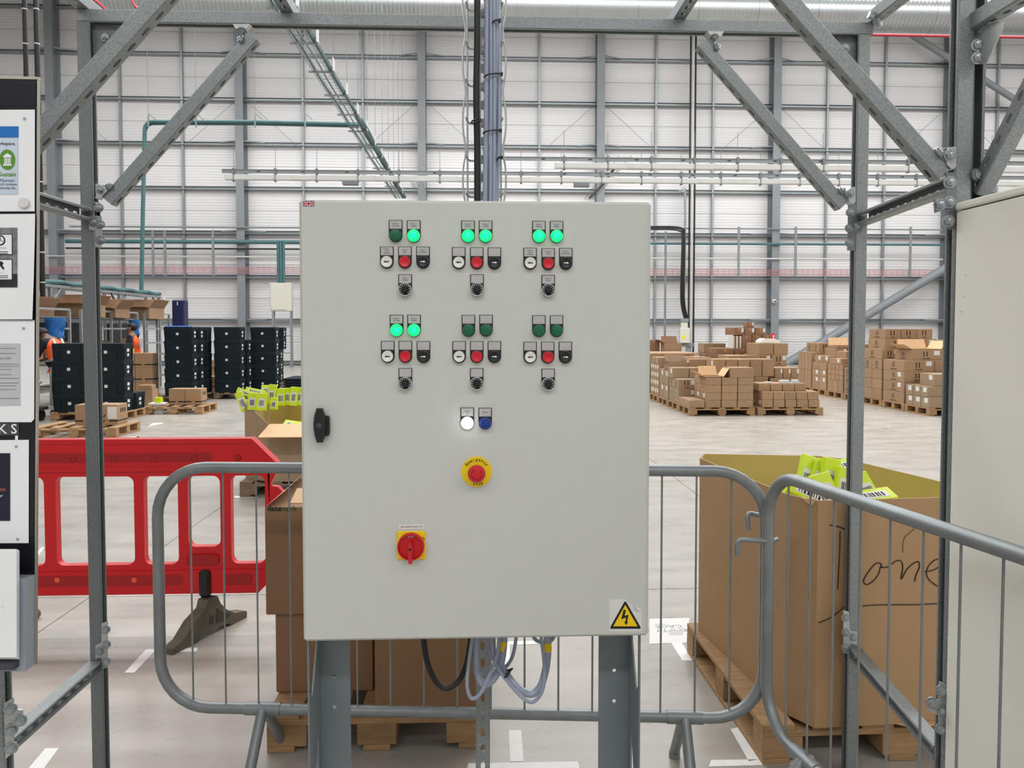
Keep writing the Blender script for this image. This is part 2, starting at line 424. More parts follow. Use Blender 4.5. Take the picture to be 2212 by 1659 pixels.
REDP = mat('red_pipe', (150, 34, 44), .45)
o = MB().tube([(10.5, 26, rp.z), (26, 26, rp.z)], .05, 10).build('sprinkler_pipe', REDP)
tag(o, 'thin red sprinkler pipe high up behind the right posts', 'pipe')
o = MB().tube(smooth_path([aY(196, -6, 24), aY(215, 8, 24), aY(232, 24, 24)], 4), .04, 8).build('sprinkler_branch', REDP)
tag(o, 'short red sprinkler branch above the left corner of the strut frame', 'pipe')
o = MB().tube(smooth_path([aY(286, -6, 24), aY(288, 8, 24), aY(300, 20, 24), aY(318, 26, 24)], 4), .04, 8).build('sprinkler_branch', REDP)
tag(o, 'short bent red sprinkler branch seen just right of the upper left brace', 'pipe')

# busbar trunking runs
def trunk(name, label, Y, x0, x1, tx0, ych, emer=()):
    zc = aY(1400, ych, Y).z
    t = thing(name, label, 'trunking', (0, Y, zc))
    ch = MB(); ch.box((x0, Y-.03, zc+.05), (x1, Y+.03, zc+.055)).box((x0, Y-.03, zc-.055), (x1, Y-.026, zc+.055)).box((x0, Y-.03, zc+.045), (x1, Y-.045, zc+.055))
    ch.build('perforated_channel', GALV, t, smooth=0)
    xx = x0+.4; k = 0
    while xx < x1:
        MB().box((xx-.05, Y-.034, zc-.012), (xx+.05, Y-.030, zc+.012)).build('slot', BLK, t, smooth=0) if k % 2 else None
        xx += .62; k += 1
    MB().box((tx0, Y-.06, zc-.24), (x1, Y+.06, zc-.09), .012).build('white_trunk', TRUNK, t, smooth=0)
    xx = tx0+.25; k = 0
    while xx < x1:
        c = MB(); c.box((xx-.03, Y-.075, zc-.07), (xx+.03, Y+.05, zc+.085)); c.box((xx-.012, Y-.07, zc-.28), (xx+.012, Y-.062, zc-.07)); c.box((xx-.03, Y-.07, zc-.28), (xx+.03, Y+.05, zc-.265))
        c.build('hanger_clip', GALV2, t, smooth=0)
        MB().tube([(xx, Y, zc+.08), (xx, Y, zc+.75)], .007, 5).build('drop_rod', GALV2, t)
        if k % 2: MB().box((xx+.5, Y-.07, zc-.245), (xx+1.0, Y+.07, zc-.085), .02).build('joint_cover', TRUNK, t, smooth=0)
        xx += 1.16; k += 1
    for e in emer: MB().box((e-.22, Y-.09, zc-.36), (e+.22, Y+.09, zc-.24), .01).build('tap_off_box', KRAFTG if False else GALV2, t, smooth=0)
    return t
Y1, Y2 = 22.2, 20.4
trunk('busbar_trunking', 'lower of two long white busbar trunking runs hung across the hall', Y1, aY(480, 372, Y1).x, 18.5, aY(486, 380, Y1).x, 378, [aY(757, 392, Y1).x, aY(1256, 396, Y1).x])
trunk('busbar_trunking', 'upper of two long white busbar trunking runs, its white part starting right of the cables', Y2, aY(1090, 345, Y2).x, 17, aY(1198, 354, Y2).x, 346)

# wire basket trays running away from the camera
def basket(name, label, X, Z, Ya, Yb, wd, hgt, teal=None, pitch=.3, support=None):
    t = thing(name, label, 'cable tray', (X, Ya, Z))
    q = MB()
    for k in range(5): q.tube([(X-wd/2+wd*k/4, Ya, Z), (X-wd/2+wd*k/4, Yb, Z)], .006, 4)
    for sx in (-1, 1): q.tube([(X+sx*wd/2, Ya, Z+hgt), (X+sx*wd/2, Yb, Z+hgt)], .007, 4)
    y = Ya
    while y < Yb:
        q.tube([(X-wd/2, y, Z+hgt), (X-wd/2, y, Z), (X+wd/2, y, Z), (X+wd/2, y, Z+hgt)], .005, 4); y += pitch
    q.build('wire_basket', GALV, t)
    if teal:
        for (dx, dz, r, y0) in teal:
            pts = [(X+dx+.012*math.sin(y*1.7+dx*40), y, Z+dz) for y in [y0+(Yb-y0)*i/30 for i in range(31)]]
            MB().tube(pts, r, 8).build('cable', TEAL, t)
    y = Ya
    if support:
        y = support
        while y < Yb:
            s = MB(); s.box((X-wd/2-.08, y-.02, Z-.045), (X+wd/2+.05, y+.02, Z-.005)); s.build('trapeze', GALV, t, smooth=0)
            MB().box((X+wd/2+.02, y-.12, Z-.02), (X+wd/2+.035, y+.12, Z+.26)).build('side_plate', TRUNK, t, smooth=0)
            MB().tube([(X+wd/2+.03, y, Z+.2), (X+wd/2+.03, y, 17.395)], .007, 5).build('drop_rod', GALV2, t)
            y += 1.65
    return t
p = aY(868, 425, 32.5)
basket('cable_tray', 'wire basket cable tray with teal cable bundle running away overhead', p.x-.12, p.z, 9.5, 33, .42, .06, [(.16, .05, .045, 9.5), (.1, .045, .035, 20.5), (.2, .07, .05, 21), (-.16, .03, .022, 9.5), (-.02, .03, .016, 9.5)], .22, 15.2-1.65*3)
p = aY(1274, 430, 33)
t = basket('cable_tray', 'short grey ladder tray rising behind the right of the cable drop', p.x, p.z, 25.0, 33.2, .4, .06, None, .3)
MB().tube(smooth_path([(p.x, 27, p.z+.05), (p.x+.06, 30, p.z+.05), (p.x, 33, p.z+.05)], 6), .05, 8).build('cable', BLKR, t)
p = aY(912, 423, 33)
basket('cable_tray', 'short ladder tray just left of the cable drop', p.x, p.z, 29.6, 33.2, .42, .06, None, .25)
# teal cable conduit run
a = aY(775, 268, 21.5); b = aY(312, 262, 21.5); c = aY(305, 632, 21.5)
t = thing('teal_conduit', 'teal cable run crossing the wall then dropping to the packing benches', 'cable', (b.x, 21.5, c.z))
R = .22
for k, (dz, r) in enumerate(((0, .05), (-.05, .035))):
    pts = [V(a.x, 21.5, a.z+dz), V((a.x+b.x)/2, 21.5, b.z+dz+.02), V(b.x+R, 21.5, b.z+dz)] + [V(b.x+R, 21.5, b.z-R+dz) + V(-R*math.sin(q), 0, R*math.cos(q)) for q in (.4, .8, 1.2)] + [V(b.x, 21.5, b.z-R+dz), V((b.x+c.x)/2, 21.5, (b.z+c.z)/2), V(c.x, 21.5, c.z)]
    MB().tube([q+V(0, k*.06, 0) for q in pts], r, 8).build('cable', TEAL, t)
for px in (322, 425, 552, 660):
    q = aY(px, 262, 21.5)
    s = MB(); s.box((q.x-.02, 21.44, q.z-.18), (q.x+.02, 21.46, q.z+.14)); s.prism([(q.x-.02, 21.46, q.z+.2), (q.x+.02, 21.46, q.z+.2), (q.x+.2, 21.46, q.z+.05), (q.x+.2, 21.46, q.z+.02)], (0, .01, 0))
    s.build('hanger', GALV, t, smooth=0)
    MB().tube([(q.x, 21.46, q.z+.1), (q.x, 21.46, 17.395)], .006, 5).build('drop_rod', GALV2, t)

# services along the far wall
SY = WY-.70
def wallrun(name, label, px0, px1, py, r, m, sq=False, Y=SY, cat='pipe'):
    a = aY(px0, py, Y); b = aY(px1, py, Y)
    q = MB()
    if sq: q.box((a.x, Y-.05, a.z-r), (b.x, Y+.05, a.z+r))
    else: q.tube([(a.x, Y, a.z), (b.x, Y, a.z)], r, 8)
    return tag(q.build(name, m, smooth=40), label, cat)
wallrun('conduit_rail', 'thin grey conduit rail along the far wall above the teal cables, left half', 150, 660, 489, .035, COLM)
wallrun('conduit_rail', 'thin dark conduit rail along the far wall above the right cartons', 1404, 2036, 493, .03, COLM)
wallrun('wall_cable_run', 'thick teal cable run along the far wall behind the packing benches', 142, 652, 521, .085, TEAL, cat='cable')
wallrun('wall_cable_run', 'dark teal cable run along the far wall above the white pipe at right', 1404, 2036, 526, .05, TEAL, cat='cable')
wallrun('wall_cable_run', 'black cable run just below the teal run at left', 142, 652, 536, .035, BLKR, cat='cable')
wallrun('white_pipe', 'white pipe along the far wall left of the cabinet', 100, 652, 553, .03, TRUNK)
wallrun('white_pipe', 'white pipe along the far wall right of the cabinet', 1404, 2036, 558, .035, TRUNK)
PINK = mat('red_fire_cable', (196, 120, 128), .5)
for (x0, x1, lb, yy) in ((90, 652, 'left of the cabinet', 582), (1404, 2036, 'right of the cabinet', 588)):
    a = aY(x0, yy, SY); b = aY(x1, yy, SY); q = MB()
    for k in range(4): q.tube([(a.x, SY, a.z-.12+.08*k), (b.x, SY, a.z-.12+.08*k)], .012, 5)
    x = a.x
    while x < b.x: q.box((x-.006, SY-.012, a.z-.13), (x+.006, SY-.0, a.z+.13)); x += .25
    tag(q.build('red_cable_tray', PINK), 'red mesh cable tray along the far wall ' + lb, 'cable tray')
for px, s in ((1596, 'left of'), (1719, 'right of'), (1967, 'far right of')):
    a = aY(px, 490, SY-.06); b = aY(px, 598, SY-.06)
    tag(MB().box((a.x-.05, SY-.1, b.z), (a.x+.05, SY-.06, a.z)).build('cable_hanger_rail', COLM, smooth=0), 'vertical grey hanger rail carrying wall cables, %s the strut-framed wall column' % s, 'rail')
for k, px in enumerate((330, 356, 460)):
    a = aY(px, 497, SY-.06); b = aY(px, 596, SY-.06)
    tag(MB().box((a.x-.05, SY-.1, b.z), (a.x+.05, SY-.06, a.z)).build('cable_hanger_rail', COLM, smooth=0), ('first', 'second', 'third')[k] + ' grey hanger rail from the left holding wall cables behind the benches', 'rail')
# tall down pipe with two black cables (right), and control box on a stand
a = aY(1498, 84, SY-.1)
t = thing('vertical_cable_riser', 'tall riser with pale pipe between two black cables on the far wall', 'pipe', (a.x, SY-.1, 0))
MB().tube([(a.x, SY-.1, 0), (a.x, SY-.1, 14.2)], .055, 8).build('pale_pipe', TRUNK, t)
for s in (-1, 1): MB().tube([(a.x+s*.11, SY-.1, 0), (a.x+s*.11, SY-.1, 14.2)], .04, 8).build('black_cable', BLKR, t)
bx = aY(1476, 740, SY-.9)
t = thing('switch_box_stand', 'cream switch box on a grey stand with black cables rising above it', 'switch box', (bx.x, SY-.9, 0))
p0 = aY(1466, 741, SY-.9); p1 = aY(1488, 708, SY-.9); p2 = aY(1484, 696, SY-.9); p3 = aY(1484, 688, SY-.9)
MB().box((p0.x, SY-1.1, p0.z), (p1.x, SY-.9, p1.z), .02).build('box', CREAM2, t, smooth=0)
MB().box((p0.x+.06, SY-1.05, p1.z), (p2.x, SY-.9, p2.z), .01).build('upper_box', CREAM2, t, smooth=0)
MB().box((p0.x+.04, SY-1.08, p2.z), (p3.x+.03, SY-.88, p3.z), .01).build('gland_box', COLM, t, smooth=0)
q = aY(1477, 727, SY-1.1)
MB().prism([(q.x-.1, SY-1.1, q.z-.08), (q.x+.1, SY-1.1, q.z-.08), (q.x, SY-1.1, q.z+.1)], (0, -.006, 0)).build('warning_sticker', YEL, t, smooth=0)
MB().box((p0.x-.15, SY-.95, p0.z-.15), (p1.x+.2, SY-.8, p0.z), .01).build('cross_plate', COLM, t, smooth=0)
MB().box((p1.x-.1, SY-.9, 0), (p1.x+.12, SY-.8, p0.z-.15)).build('post', COLM, t, smooth=0)
for k in range(3):
    top = aY(1474+2.5*k, 500-3*k, SY-.95); lft = aY(1403, 492-2*k, SY-.95)
    MB().tube(smooth_path([(p2.x-.12+.07*k, SY-.95, p3.z), (top.x-.04+.02*k, SY-.95, p3.z+.9), (top.x, SY-.95, top.z-.3), (top.x-.1, SY-.95, top.z), (top.x-.5, SY-.95, top.z+.08), (lft.x, SY-.95, top.z+.08)], 5), .035, 6).build('cable', BLKR, t)
a = aY(1438, 500, SY); tag(MB().tube([(a.x, SY, 0), (a.x, SY, a.z)], .05, 8).build('thin_riser_pipe', COLM), 'thin grey vertical pipe on the far wall just right of the cabinet', 'pipe')
a = aY(1480, 415, SY-.2); tag(MB().tube(smooth_path([(a.x, SY-.2, 3.2), (a.x, SY-.2, a.z-.15), (a.x-.1, SY-.2, a.z), (a.x-.3, SY-.2, a.z+.05)], 4), .05, 8).build('hooked_conduit', GIRT), 'grey conduit with a hooked top above the cream switch box', 'pipe')
# fire sign and camera on the fifth column
q = aY(1668.5, 728, WY-.66); t = thing('fire_alarm_sign', 'small red fire alarm sign on the grey column behind the cartons', 'sign', (q.x, WY-.66, q.z))
MB().box((q.x-.1, WY-.66, q.z-.15), (q.x+.1, WY-.65, q.z+.15)).build('sign_plate', REDB, t, smooth=0)
MB().box((q.x-.06, WY-.665, q.z-.09), (q.x-.02, WY-.66, q.z+.07)).box((q.x+.02, WY-.665, q.z), (q.x+.07, WY-.66, q.z+.08)).box((q.x+.02, WY-.665, q.z-.1), (q.x+.07, WY-.66, q.z-.03)).build('pictogram', PAPER, t, smooth=0)
q = aY(1672, 651, WY-.66); t = thing('security_camera', 'small white security camera on the grey column right of the cabinet', 'camera', (q.x, WY-.66, q.z))
MB().lathe([(.1, 0), (.1, .06), (.08, .1), (.03, .13)], (q.x, WY-.64, q.z), (0, -1, 0), 14).build('housing', TRUNK, t)
MB().lathe([(.035, 0), (.035, .02), (.02, .03)], (q.x, WY-.765, q.z), (0, -1, 0), 10).build('lens', BLK, t)
# wall mounted electrical enclosure on a stand, left
Y = 31.6; p0 = aY(583, 672, Y); p1 = aY(629, 611, Y)
t = thing('wall_enclosure', 'cream electrical enclosure on a tall tubular stand by the far wall', 'electrical box', (p0.x, Y, 0))
MB().box((p0.x, Y, p0.z), (p1.x, Y+.35, p1.z), .02).build('enclosure_body', CREAM2, t, smooth=0)
MB().box((p0.x+.04, Y-.02, p0.z+.05), (p1.x-.2, Y, p1.z-.05), .008).build('door', CREAM2, t, smooth=0)
for s in (0, 1):
    for dy in (.04, .3):
        xx = p0.x+.1 if s == 0 else p1.x-.05
        MB().box((xx-.025, Y+dy-.025, 0), (xx+.025, Y+dy+.025, p0.z)).build('leg', GIRT, t, smooth=0)
for zz in (p0.z-.35, 1.3, .6): MB().box((p0.x+.08, Y+.02, zz-.02), (p1.x-.05, Y+.06, zz+.02)).build('cross_bar', GIRT, t, smooth=0)
for k in range(3):
    q0 = aY(602+6*k, 612, Y+.2); MB().tube([(q0.x, Y+.15, p1.z), (q0.x, Y+.15, aY(600, 520, Y).z)], .055, 8).build('cable', TEAL, t)
# black drop pipes upper left
for k, (xa, xb, lb) in enumerate(((52, 56, 'thin black drop pipe with white bands, left one of a pair'), (77, 95, 'thick black drop pipe with white bands beside the notice board'))):
    Yp = 15.6; top = aY(xa, -30, Yp); bot = aY(xb, 640, Yp)
    t = thing('drop_pipe', lb, 'pipe', (top.x, Yp, 2.2))
    MB().tube([(top.x, Yp, top.z), (top.x, Yp, bot.z-.2)], .045 if k == 0 else .05, 10).build('pipe', BLK, t)
    for py in (20, 95, 393, 545, 610):
        z = aY(xa, py, Yp).z; MB().lathe([(.052, -.012), (.054, 0), (.052, .012)], (top.x, Yp, z), (0, 0, 1), 10).build('band', TRUNK, t)
#==PART3==
# ================================================================== bolted strut frame
BY, FY = 2.58, 1.91            # axis depth of the back and the front frame
XL = aY(180, 100, 2.56).x; XR_ = aY(1866, 200, 2.56).x
XFR = aY(2083, 300, 1.89).x; XFL = aY(6, 1500, 1.89).x - .0205
fr = thing('strut_frame', 'bolted galvanised strut channel frame standing around the control cabinet', 'frame', (0, 2.3, 0))
beam_z = aY(1000, 46, 2.56).z
b0 = aY(166, 36, 2.56).x; b1 = aY(1886, 60, 2.56).x
strut(MB(), V(b0, BY, beam_z), V(b1, BY, beam_z), (0, 0, -1)).build('top_beam', GALV, fr)
ptop = beam_z - .0205
strut(MB(), V(XL, BY, 0), V(XL, BY, ptop), (1, 0, 0)).build('post', GALV2, fr)  # darker steel here stands in for the dark reflection on this post
strut(MB(), V(XR_, BY, 0), V(XR_, BY, ptop), (-1, 0, 0)).build('post', GALV, fr)
strut(MB(), V(XFR, FY, 0), V(XFR, FY, beam_z+.02), (-1, 0, 0)).build('post', GALV, fr)
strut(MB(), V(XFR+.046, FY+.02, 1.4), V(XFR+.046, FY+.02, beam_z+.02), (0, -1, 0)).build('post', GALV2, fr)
strut(MB(), V(XFL, FY, 0), V(XFL, FY, beam_z+.02), (1, 0, 0)).build('post', GALV, fr)
def brace(a, b, Y, slots_dn=True):
    a = Vector(a); b = Vector(b); d = (b-a).normalized(); up = V(-d.z, 0, d.x)
    if up.z < 0: up = -up
    return strut(MB(), a, b, up, slots=True).build('brace', GALV, fr)
bl = (aY(549, 82, BY), aY(237, 436, BY)); br = (aY(1513, 96, BY), aY(1817, 446, BY))
brace(*bl, BY); brace(*br, BY)
f0 = aY(1518, -200, FY); f1 = aY(2031, 380, FY); brace(f0, f1, FY)
g0 = aY(530, -200, FY); g1 = aY(40, 345, FY); brace(g0, g1, FY)
# depth rails between the frames
for z, op in ((1.922, 1), (.437, 1)):
    strut(MB(), V(XL, FY+.02, z), V(XL, BY-.03, z), (1, 0, 0), slots=True).build('depth_rail', GALV, fr)
    strut(MB(), V(XR_ if False else XFR-.0, FY+.02, z), V(XR_, BY-.03, z), (-1, 0, 0), slots=True).build('depth_rail', GALV, fr)
# depth channels lying on the back beam
for px, py in ((182, 22), (622, 24), (1466, 34), (1886, 36)):
    x = aY(px, py, BY).x
    strut(MB(), V(x, -1.2, beam_z+.041), V(x, BY+.12, beam_z+.041), (0, 0, 1), slots=True).build('roof_channel', GALV, fr)
# rail, gusset and brace at the right front post
XG = XFR+.028
strut(MB(), V(XG, FY-.0, aX(2112, 46, XG).z), V(XG, .2, aX(2112, 46, XG).z), (0, 0, 1), slots=True).build('depth_rail', GALV, fr)
MB().prism([aX(px, py, XG) for px, py in ((2106, 62), (2152, 47), (2166, 50), (2165, 62), (2132, 134), (2124, 139), (2106, 138))], (.003, 0, 0)).build('gusset_plate', ZINC, fr, smooth=0)
XH = XFR+.06
strut(MB(), aX(2118, 412, XH), aX(2262, 130, XH), (1, 0, 0), slots=True).build('brace', GALV, fr)
def plate(pts, Y, name='fitting_plate', m=ZINC, t=.004):
    return MB().prism([(p.x, Y, p.z) for p in pts], (0, t, 0)).build(name, m, fr, smooth=20)
def pl(px, Y): return [aY(x, y, Y) for x, y in px]
def bolt_at(px, py, Y, n=(-.15, -1, 0), r=.0105):
    q = MB(); bolt_head(q, aY(px, py, Y), n, r); return q.build('bolt', BOLT, fr, smooth=25)
# gussets in the upper corners
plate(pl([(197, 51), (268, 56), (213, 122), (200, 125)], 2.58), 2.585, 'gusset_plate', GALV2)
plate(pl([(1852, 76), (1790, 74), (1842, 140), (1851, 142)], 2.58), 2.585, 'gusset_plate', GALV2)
bolt_at(227, 81, 2.58); bolt_at(1826, 104, 2.58)
# angle brackets of the back braces: plate at post/beam and strip along the brace
def strip(a, b, Y, w=.036, t=.005):
    a = aY(*a, Y); b = aY(*b, Y); d = (b-a).normalized(); n = V(-d.z, 0, d.x)
    return MB().prism([a+n*t+V(0, -w/2, 0), a-n*0+V(0, -w/2, 0), b+V(0, -w/2, 0), b+n*t+V(0, -w/2, 0)], (0, w, 0)).build('angle_bracket', ZINC, fr, smooth=0)
YB = 2.552
plate(pl([(206, 396), (224, 402), (232, 412), (214, 430), (207, 424)], YB), YB); strip((213, 431), (246, 400), BY); bolt_at(215, 410, YB); bolt_at(238, 404, BY-.02, (-.6, -.6, .5))
plate(pl([(507, 57), (544, 57), (536, 70), (512, 66)], BY), BY-.02); strip((544, 58), (517, 97), BY); bolt_at(523, 66, BY-.02, (0, -.5, -1)); bolt_at(522, 86, BY-.02, (-.7, -.5, .3))
plate(pl([(1838, 404), (1848, 404), (1848, 436), (1842, 441), (1834, 434), (1832, 414)], YB), YB); strip((1808, 407), (1838, 444), BY); bolt_at(1837, 418, YB); bolt_at(1818, 413, BY-.02, (.6, -.6, .5))
plate(pl([(1524, 72), (1560, 72), (1554, 84), (1530, 80)], BY), BY-.02); strip((1523, 72), (1550, 112), BY); bolt_at(1543, 80, BY-.02, (0, -.5, -1)); bolt_at(1547, 102, BY-.02, (.7, -.5, .3))
YF = 1.884
plate(pl([(2050, 318), (2066, 316), (2066, 360), (2056, 365), (2046, 356), (2044, 334)], YF), YF); strip((2017, 323), (2054, 368), FY); bolt_at(2052, 336, YF, r=.0115); bolt_at(2029, 331, FY-.02, (.6, -.6, .5))
# flat fittings joining depth rails to posts
def fit(pts, Y, bolts, n=(-.2, -1, 0), r=.0105, m=ZINC):
    plate(pl(pts, Y), Y, m=m)
    for b in bolts: bolt_at(*b, Y, n, r)
fit([(204, 436), (216, 438), (216, 466), (192, 466), (192, 496), (206, 498), (206, 534), (219, 534), (219, 466)], 2.554, [(214, 449), (202, 480), (217, 485), (217, 519)], (.2, -1, 0))
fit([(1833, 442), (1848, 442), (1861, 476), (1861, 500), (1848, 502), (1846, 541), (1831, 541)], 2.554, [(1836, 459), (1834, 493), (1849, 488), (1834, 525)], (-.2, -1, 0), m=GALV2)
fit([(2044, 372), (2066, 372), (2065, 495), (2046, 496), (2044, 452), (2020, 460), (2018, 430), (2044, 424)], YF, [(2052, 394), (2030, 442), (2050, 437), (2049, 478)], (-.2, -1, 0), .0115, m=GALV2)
bolt_at(2108, 377, YF, (.4, -1, 0), .0115)
fit([(219, 1347), (232, 1342), (232, 1442), (220, 1446), (219, 1420), (206, 1424), (206, 1394), (219, 1388)], 2.554, [(229, 1360), (216, 1406), (230, 1392), (230, 1428)], (.2, -1, 0))
fit([(1822, 1318), (1834, 1322), (1836, 1362), (1852, 1364), (1852, 1394), (1836, 1390), (1834, 1414), (1822, 1410)], 2.554, [(1826, 1334), (1826, 1366), (1842, 1376), (1826, 1398)], (-.2, -1, 0))
fit([(8, 1520), (28, 1508), (29, 1532), (48, 1534), (48, 1560), (30, 1580), (28, 1626), (12, 1640)], YF, [(23, 1531), (44, 1556), (25, 1576), (25, 1615)], (.3, -1, 0), .0115)
fit([(2030, 1472), (2044, 1478), (2044, 1590), (2030, 1584), (2028, 1546), (2006, 1536), (2006, 1514), (2028, 1512)], YF, [(2034, 1492), (2013, 1518), (2034, 1534), (2034, 1574)], (-.3, -1, 0), .0115)
bolt_at(2122, 66, YF, (-.6, -.6, .3)); bolt_at(2113, 97, YF, (-.4, -1, 0), .012); bolt_at(2113, 125, YF, (-.4, -1, 0), .012)
# pipe end at the beam's right end
q = aY(1889, 50, 2.56); MB().tube([(q.x-.03, 2.54, q.z+.02), (q.x, 2.54, q.z+.01), (q.x+.008, 2.54, q.z-.02)], [.012, .011, .008], 10).build('end_nozzle', ZINC, fr)

# ================================================================== control cabinet
CY = 1.75
cx0 = aY(650, 900, CY).x; cx1 = aY(1404, 900, CY).x; cz1 = aY(1000, 433, CY).z; cz0 = aY(1000, 1381, CY).z
cb = thing('control_cabinet', 'light grey electrical control cabinet with push buttons on grey legs', 'cabinet', ((cx0+cx1)/2, CY, 0))
MB().box((cx0+.004, CY+.026, cz0+.004), (cx1-.012, CY+.30, cz1-.004), .006).build('cabinet_body', CABG, cb)
dm = MB(); dm.box((cx0, CY, cz0), (cx1, CY+.024, cz1), .006)
door = dm.build('door', CABG, cb)
mb_ = MB().box((cx0+.02, CY+.023, cz0+.02), (cx1-.02, CY+.028, cz1-.02)).build('door_gasket', BLKR, cb, smooth=0)
# hinge side trim strip on the right edge
MB().box((cx1-.0095, CY-.0005, cz0+.008), (cx1-.0075, CY+.002, cz1-.01)).build('door_edge_seam', CABG, cb, smooth=0)
def legend_plate_me():
    q = MB(); wd, hb, r = .0152, .0175, .0152
    pts = [V(-wd, 0, 0), V(-wd, 0, .0345), V(wd, 0, .0345), V(wd, 0, 0)] + [V(r*math.cos(a), 0, r*math.sin(a)) for a in [-PI*k/12 for k in range(1, 12)]]
    q.prism(pts[::-1], (0, -.0022, 0)); return q.make('legend_plate', BLK, 20)
LPL = legend_plate_me()
INS = MB().box((-.0134, -.0027, .0150), (.0134, -.0021, .0333)).make('legend_insert', GLAB, 0)
def lens_mat(nm, col, emit=None, em=0): return mat(nm, col, .28, 0, .02, 30, emit=(emit, em) if emit else None)
G_OFF = lens_mat('green_lens_off', (8, 98, 64)); BLU = lens_mat('blue_lens', (12, 52, 138)); WHB = mat('white_button', (232, 231, 226), .4, 0, .02, 30)
G_ON = lens_mat('green_lens_lit', (10, 200, 110), (.01, 1.0, .28), 1.0)
CORE = lens_mat('green_lens_core', (10, 220, 200), (.0, .95, .75), 1.0)
W_ON = lens_mat('white_lens_lit', (240, 244, 255), (.9, .95, 1.0), 6.0)
def radial_lit(m, c0, c1, strength):
    nt = m.node_tree; N = nt.nodes; L = nt.links; b = N['Principled BSDF']
    tc = N.new('ShaderNodeTexCoord'); ln = N.new('ShaderNodeVectorMath'); ln.operation = 'LENGTH'
    mp = N.new('ShaderNodeMapping'); mp.inputs['Scale'].default_value = (1, 0, 1); L.new(tc.outputs['Object'], mp.inputs[0]); L.new(mp.outputs[0], ln.inputs[0])
    mr = N.new('ShaderNodeMapRange'); mr.inputs[1].default_value = .001; mr.inputs[2].default_value = .0095; L.new(ln.outputs['Value'], mr.inputs[0])
    mx = N.new('ShaderNodeMix'); mx.data_type = 'RGBA'; mx.inputs[6].default_value = (*c0, 1); mx.inputs[7].default_value = (*c1, 1); L.new(mr.outputs[0], mx.inputs[0])
    L.new(mx.outputs[2], b.inputs['Emission Color']); b.inputs['Emission Strength'].default_value = strength
radial_lit(G_ON, (0, 1.0, .80), (0, 1.0, .22), .95)
LENS = MB().lathe([(.0142, 0), (.0142, .006), (.0133, .0075), (.0126, .0078), (.0124, .0115), (.0108, .0138), (.006, .0150), (.0008, .0154)], (0, 0, 0), (0, -1, 0), 28)
def lens_me(m):
    q = MB(); q.v = list(LENS.v); q.f = list(LENS.f); q.m = list(LENS.m); return q.make('lens', m, 40)
RING = MB().lathe([(.0145, 0), (.0145, .0058), (.0128, .0066), (.0128, .002)], (0, 0, 0), (0, -1, 0), 28).make('bezel_ring', BLK, 40)
BTN = MB().lathe([(.0126, 0), (.0126, .0095), (.0118, .0112), (.0100, .0114), (.0080, .0102), (.0004, .0098)], (0, 0, 0), (0, -1, 0), 28)
def btn_me(m):
    q = MB(); q.v = list(BTN.v); q.f = list(BTN.f); q.m = list(BTN.m); return q.make('button_cap', m, 40)
M_GON, M_GOFF, M_BLU, M_WON = lens_me(G_ON), lens_me(G_OFF), lens_me(BLU), lens_me(W_ON)
B_W, B_R, B_K = btn_me(WHB), btn_me(REDB), btn_me(BLK)
def arrow_me(s, m):
    q = MB(); y0, y1 = -.0116, -.0122
    q.prism([V(x*s, y0, z) for x, z in ((-.0058, -.0009), (.0014, -.0009), (.0014, -.0024), (.0062, 0), (.0014, .0024), (.0014, .0009), (-.0058, .0009))], (0, y1-y0, 0))
    return q.make('arrow_mark', m, 0)
AR_L, AR_R = arrow_me(-1, INK), arrow_me(1, PAPER)
KNB = MB().lathe([(.0068, .005), (.0068, .015), (.0060, .0185), (.0006, .0190)], (0, 0, 0), (0, -1, 0), 18).make('knob', BLK, 40)
CHR = mat('chrome_ring_metal', (214, 216, 216), .25, .6, .03, 30)
KNR = MB().lathe([(.0150, 0), (.0150, .0082), (.0144, .0095), (.0131, .0092), (.0128, .006)], (0, 0, 0), (0, -1, 0), 28).make('chrome_ring', CHR, 40)
KND = MB().lathe([(.0128, .003), (.0128, .0062), (.0072, .0066), (.0060, .0060)], (0, 0, 0), (0, -1, 0), 28).make('dial_face', BLK, 40)
tk = MB()
for k in range(11):
    a = PI*1.5 - (k+.75)*(2*PI*.86/11) - .2
    c, s = math.cos(a), math.sin(a); tk.box((-.0011, -.0069, .0090), (.0011, -.0064, .0118), 0, Matrix.Rotation(-a+PI/2, 4, 'Y'))
TICK = tk.make('dial_marks', GLAB, 0)
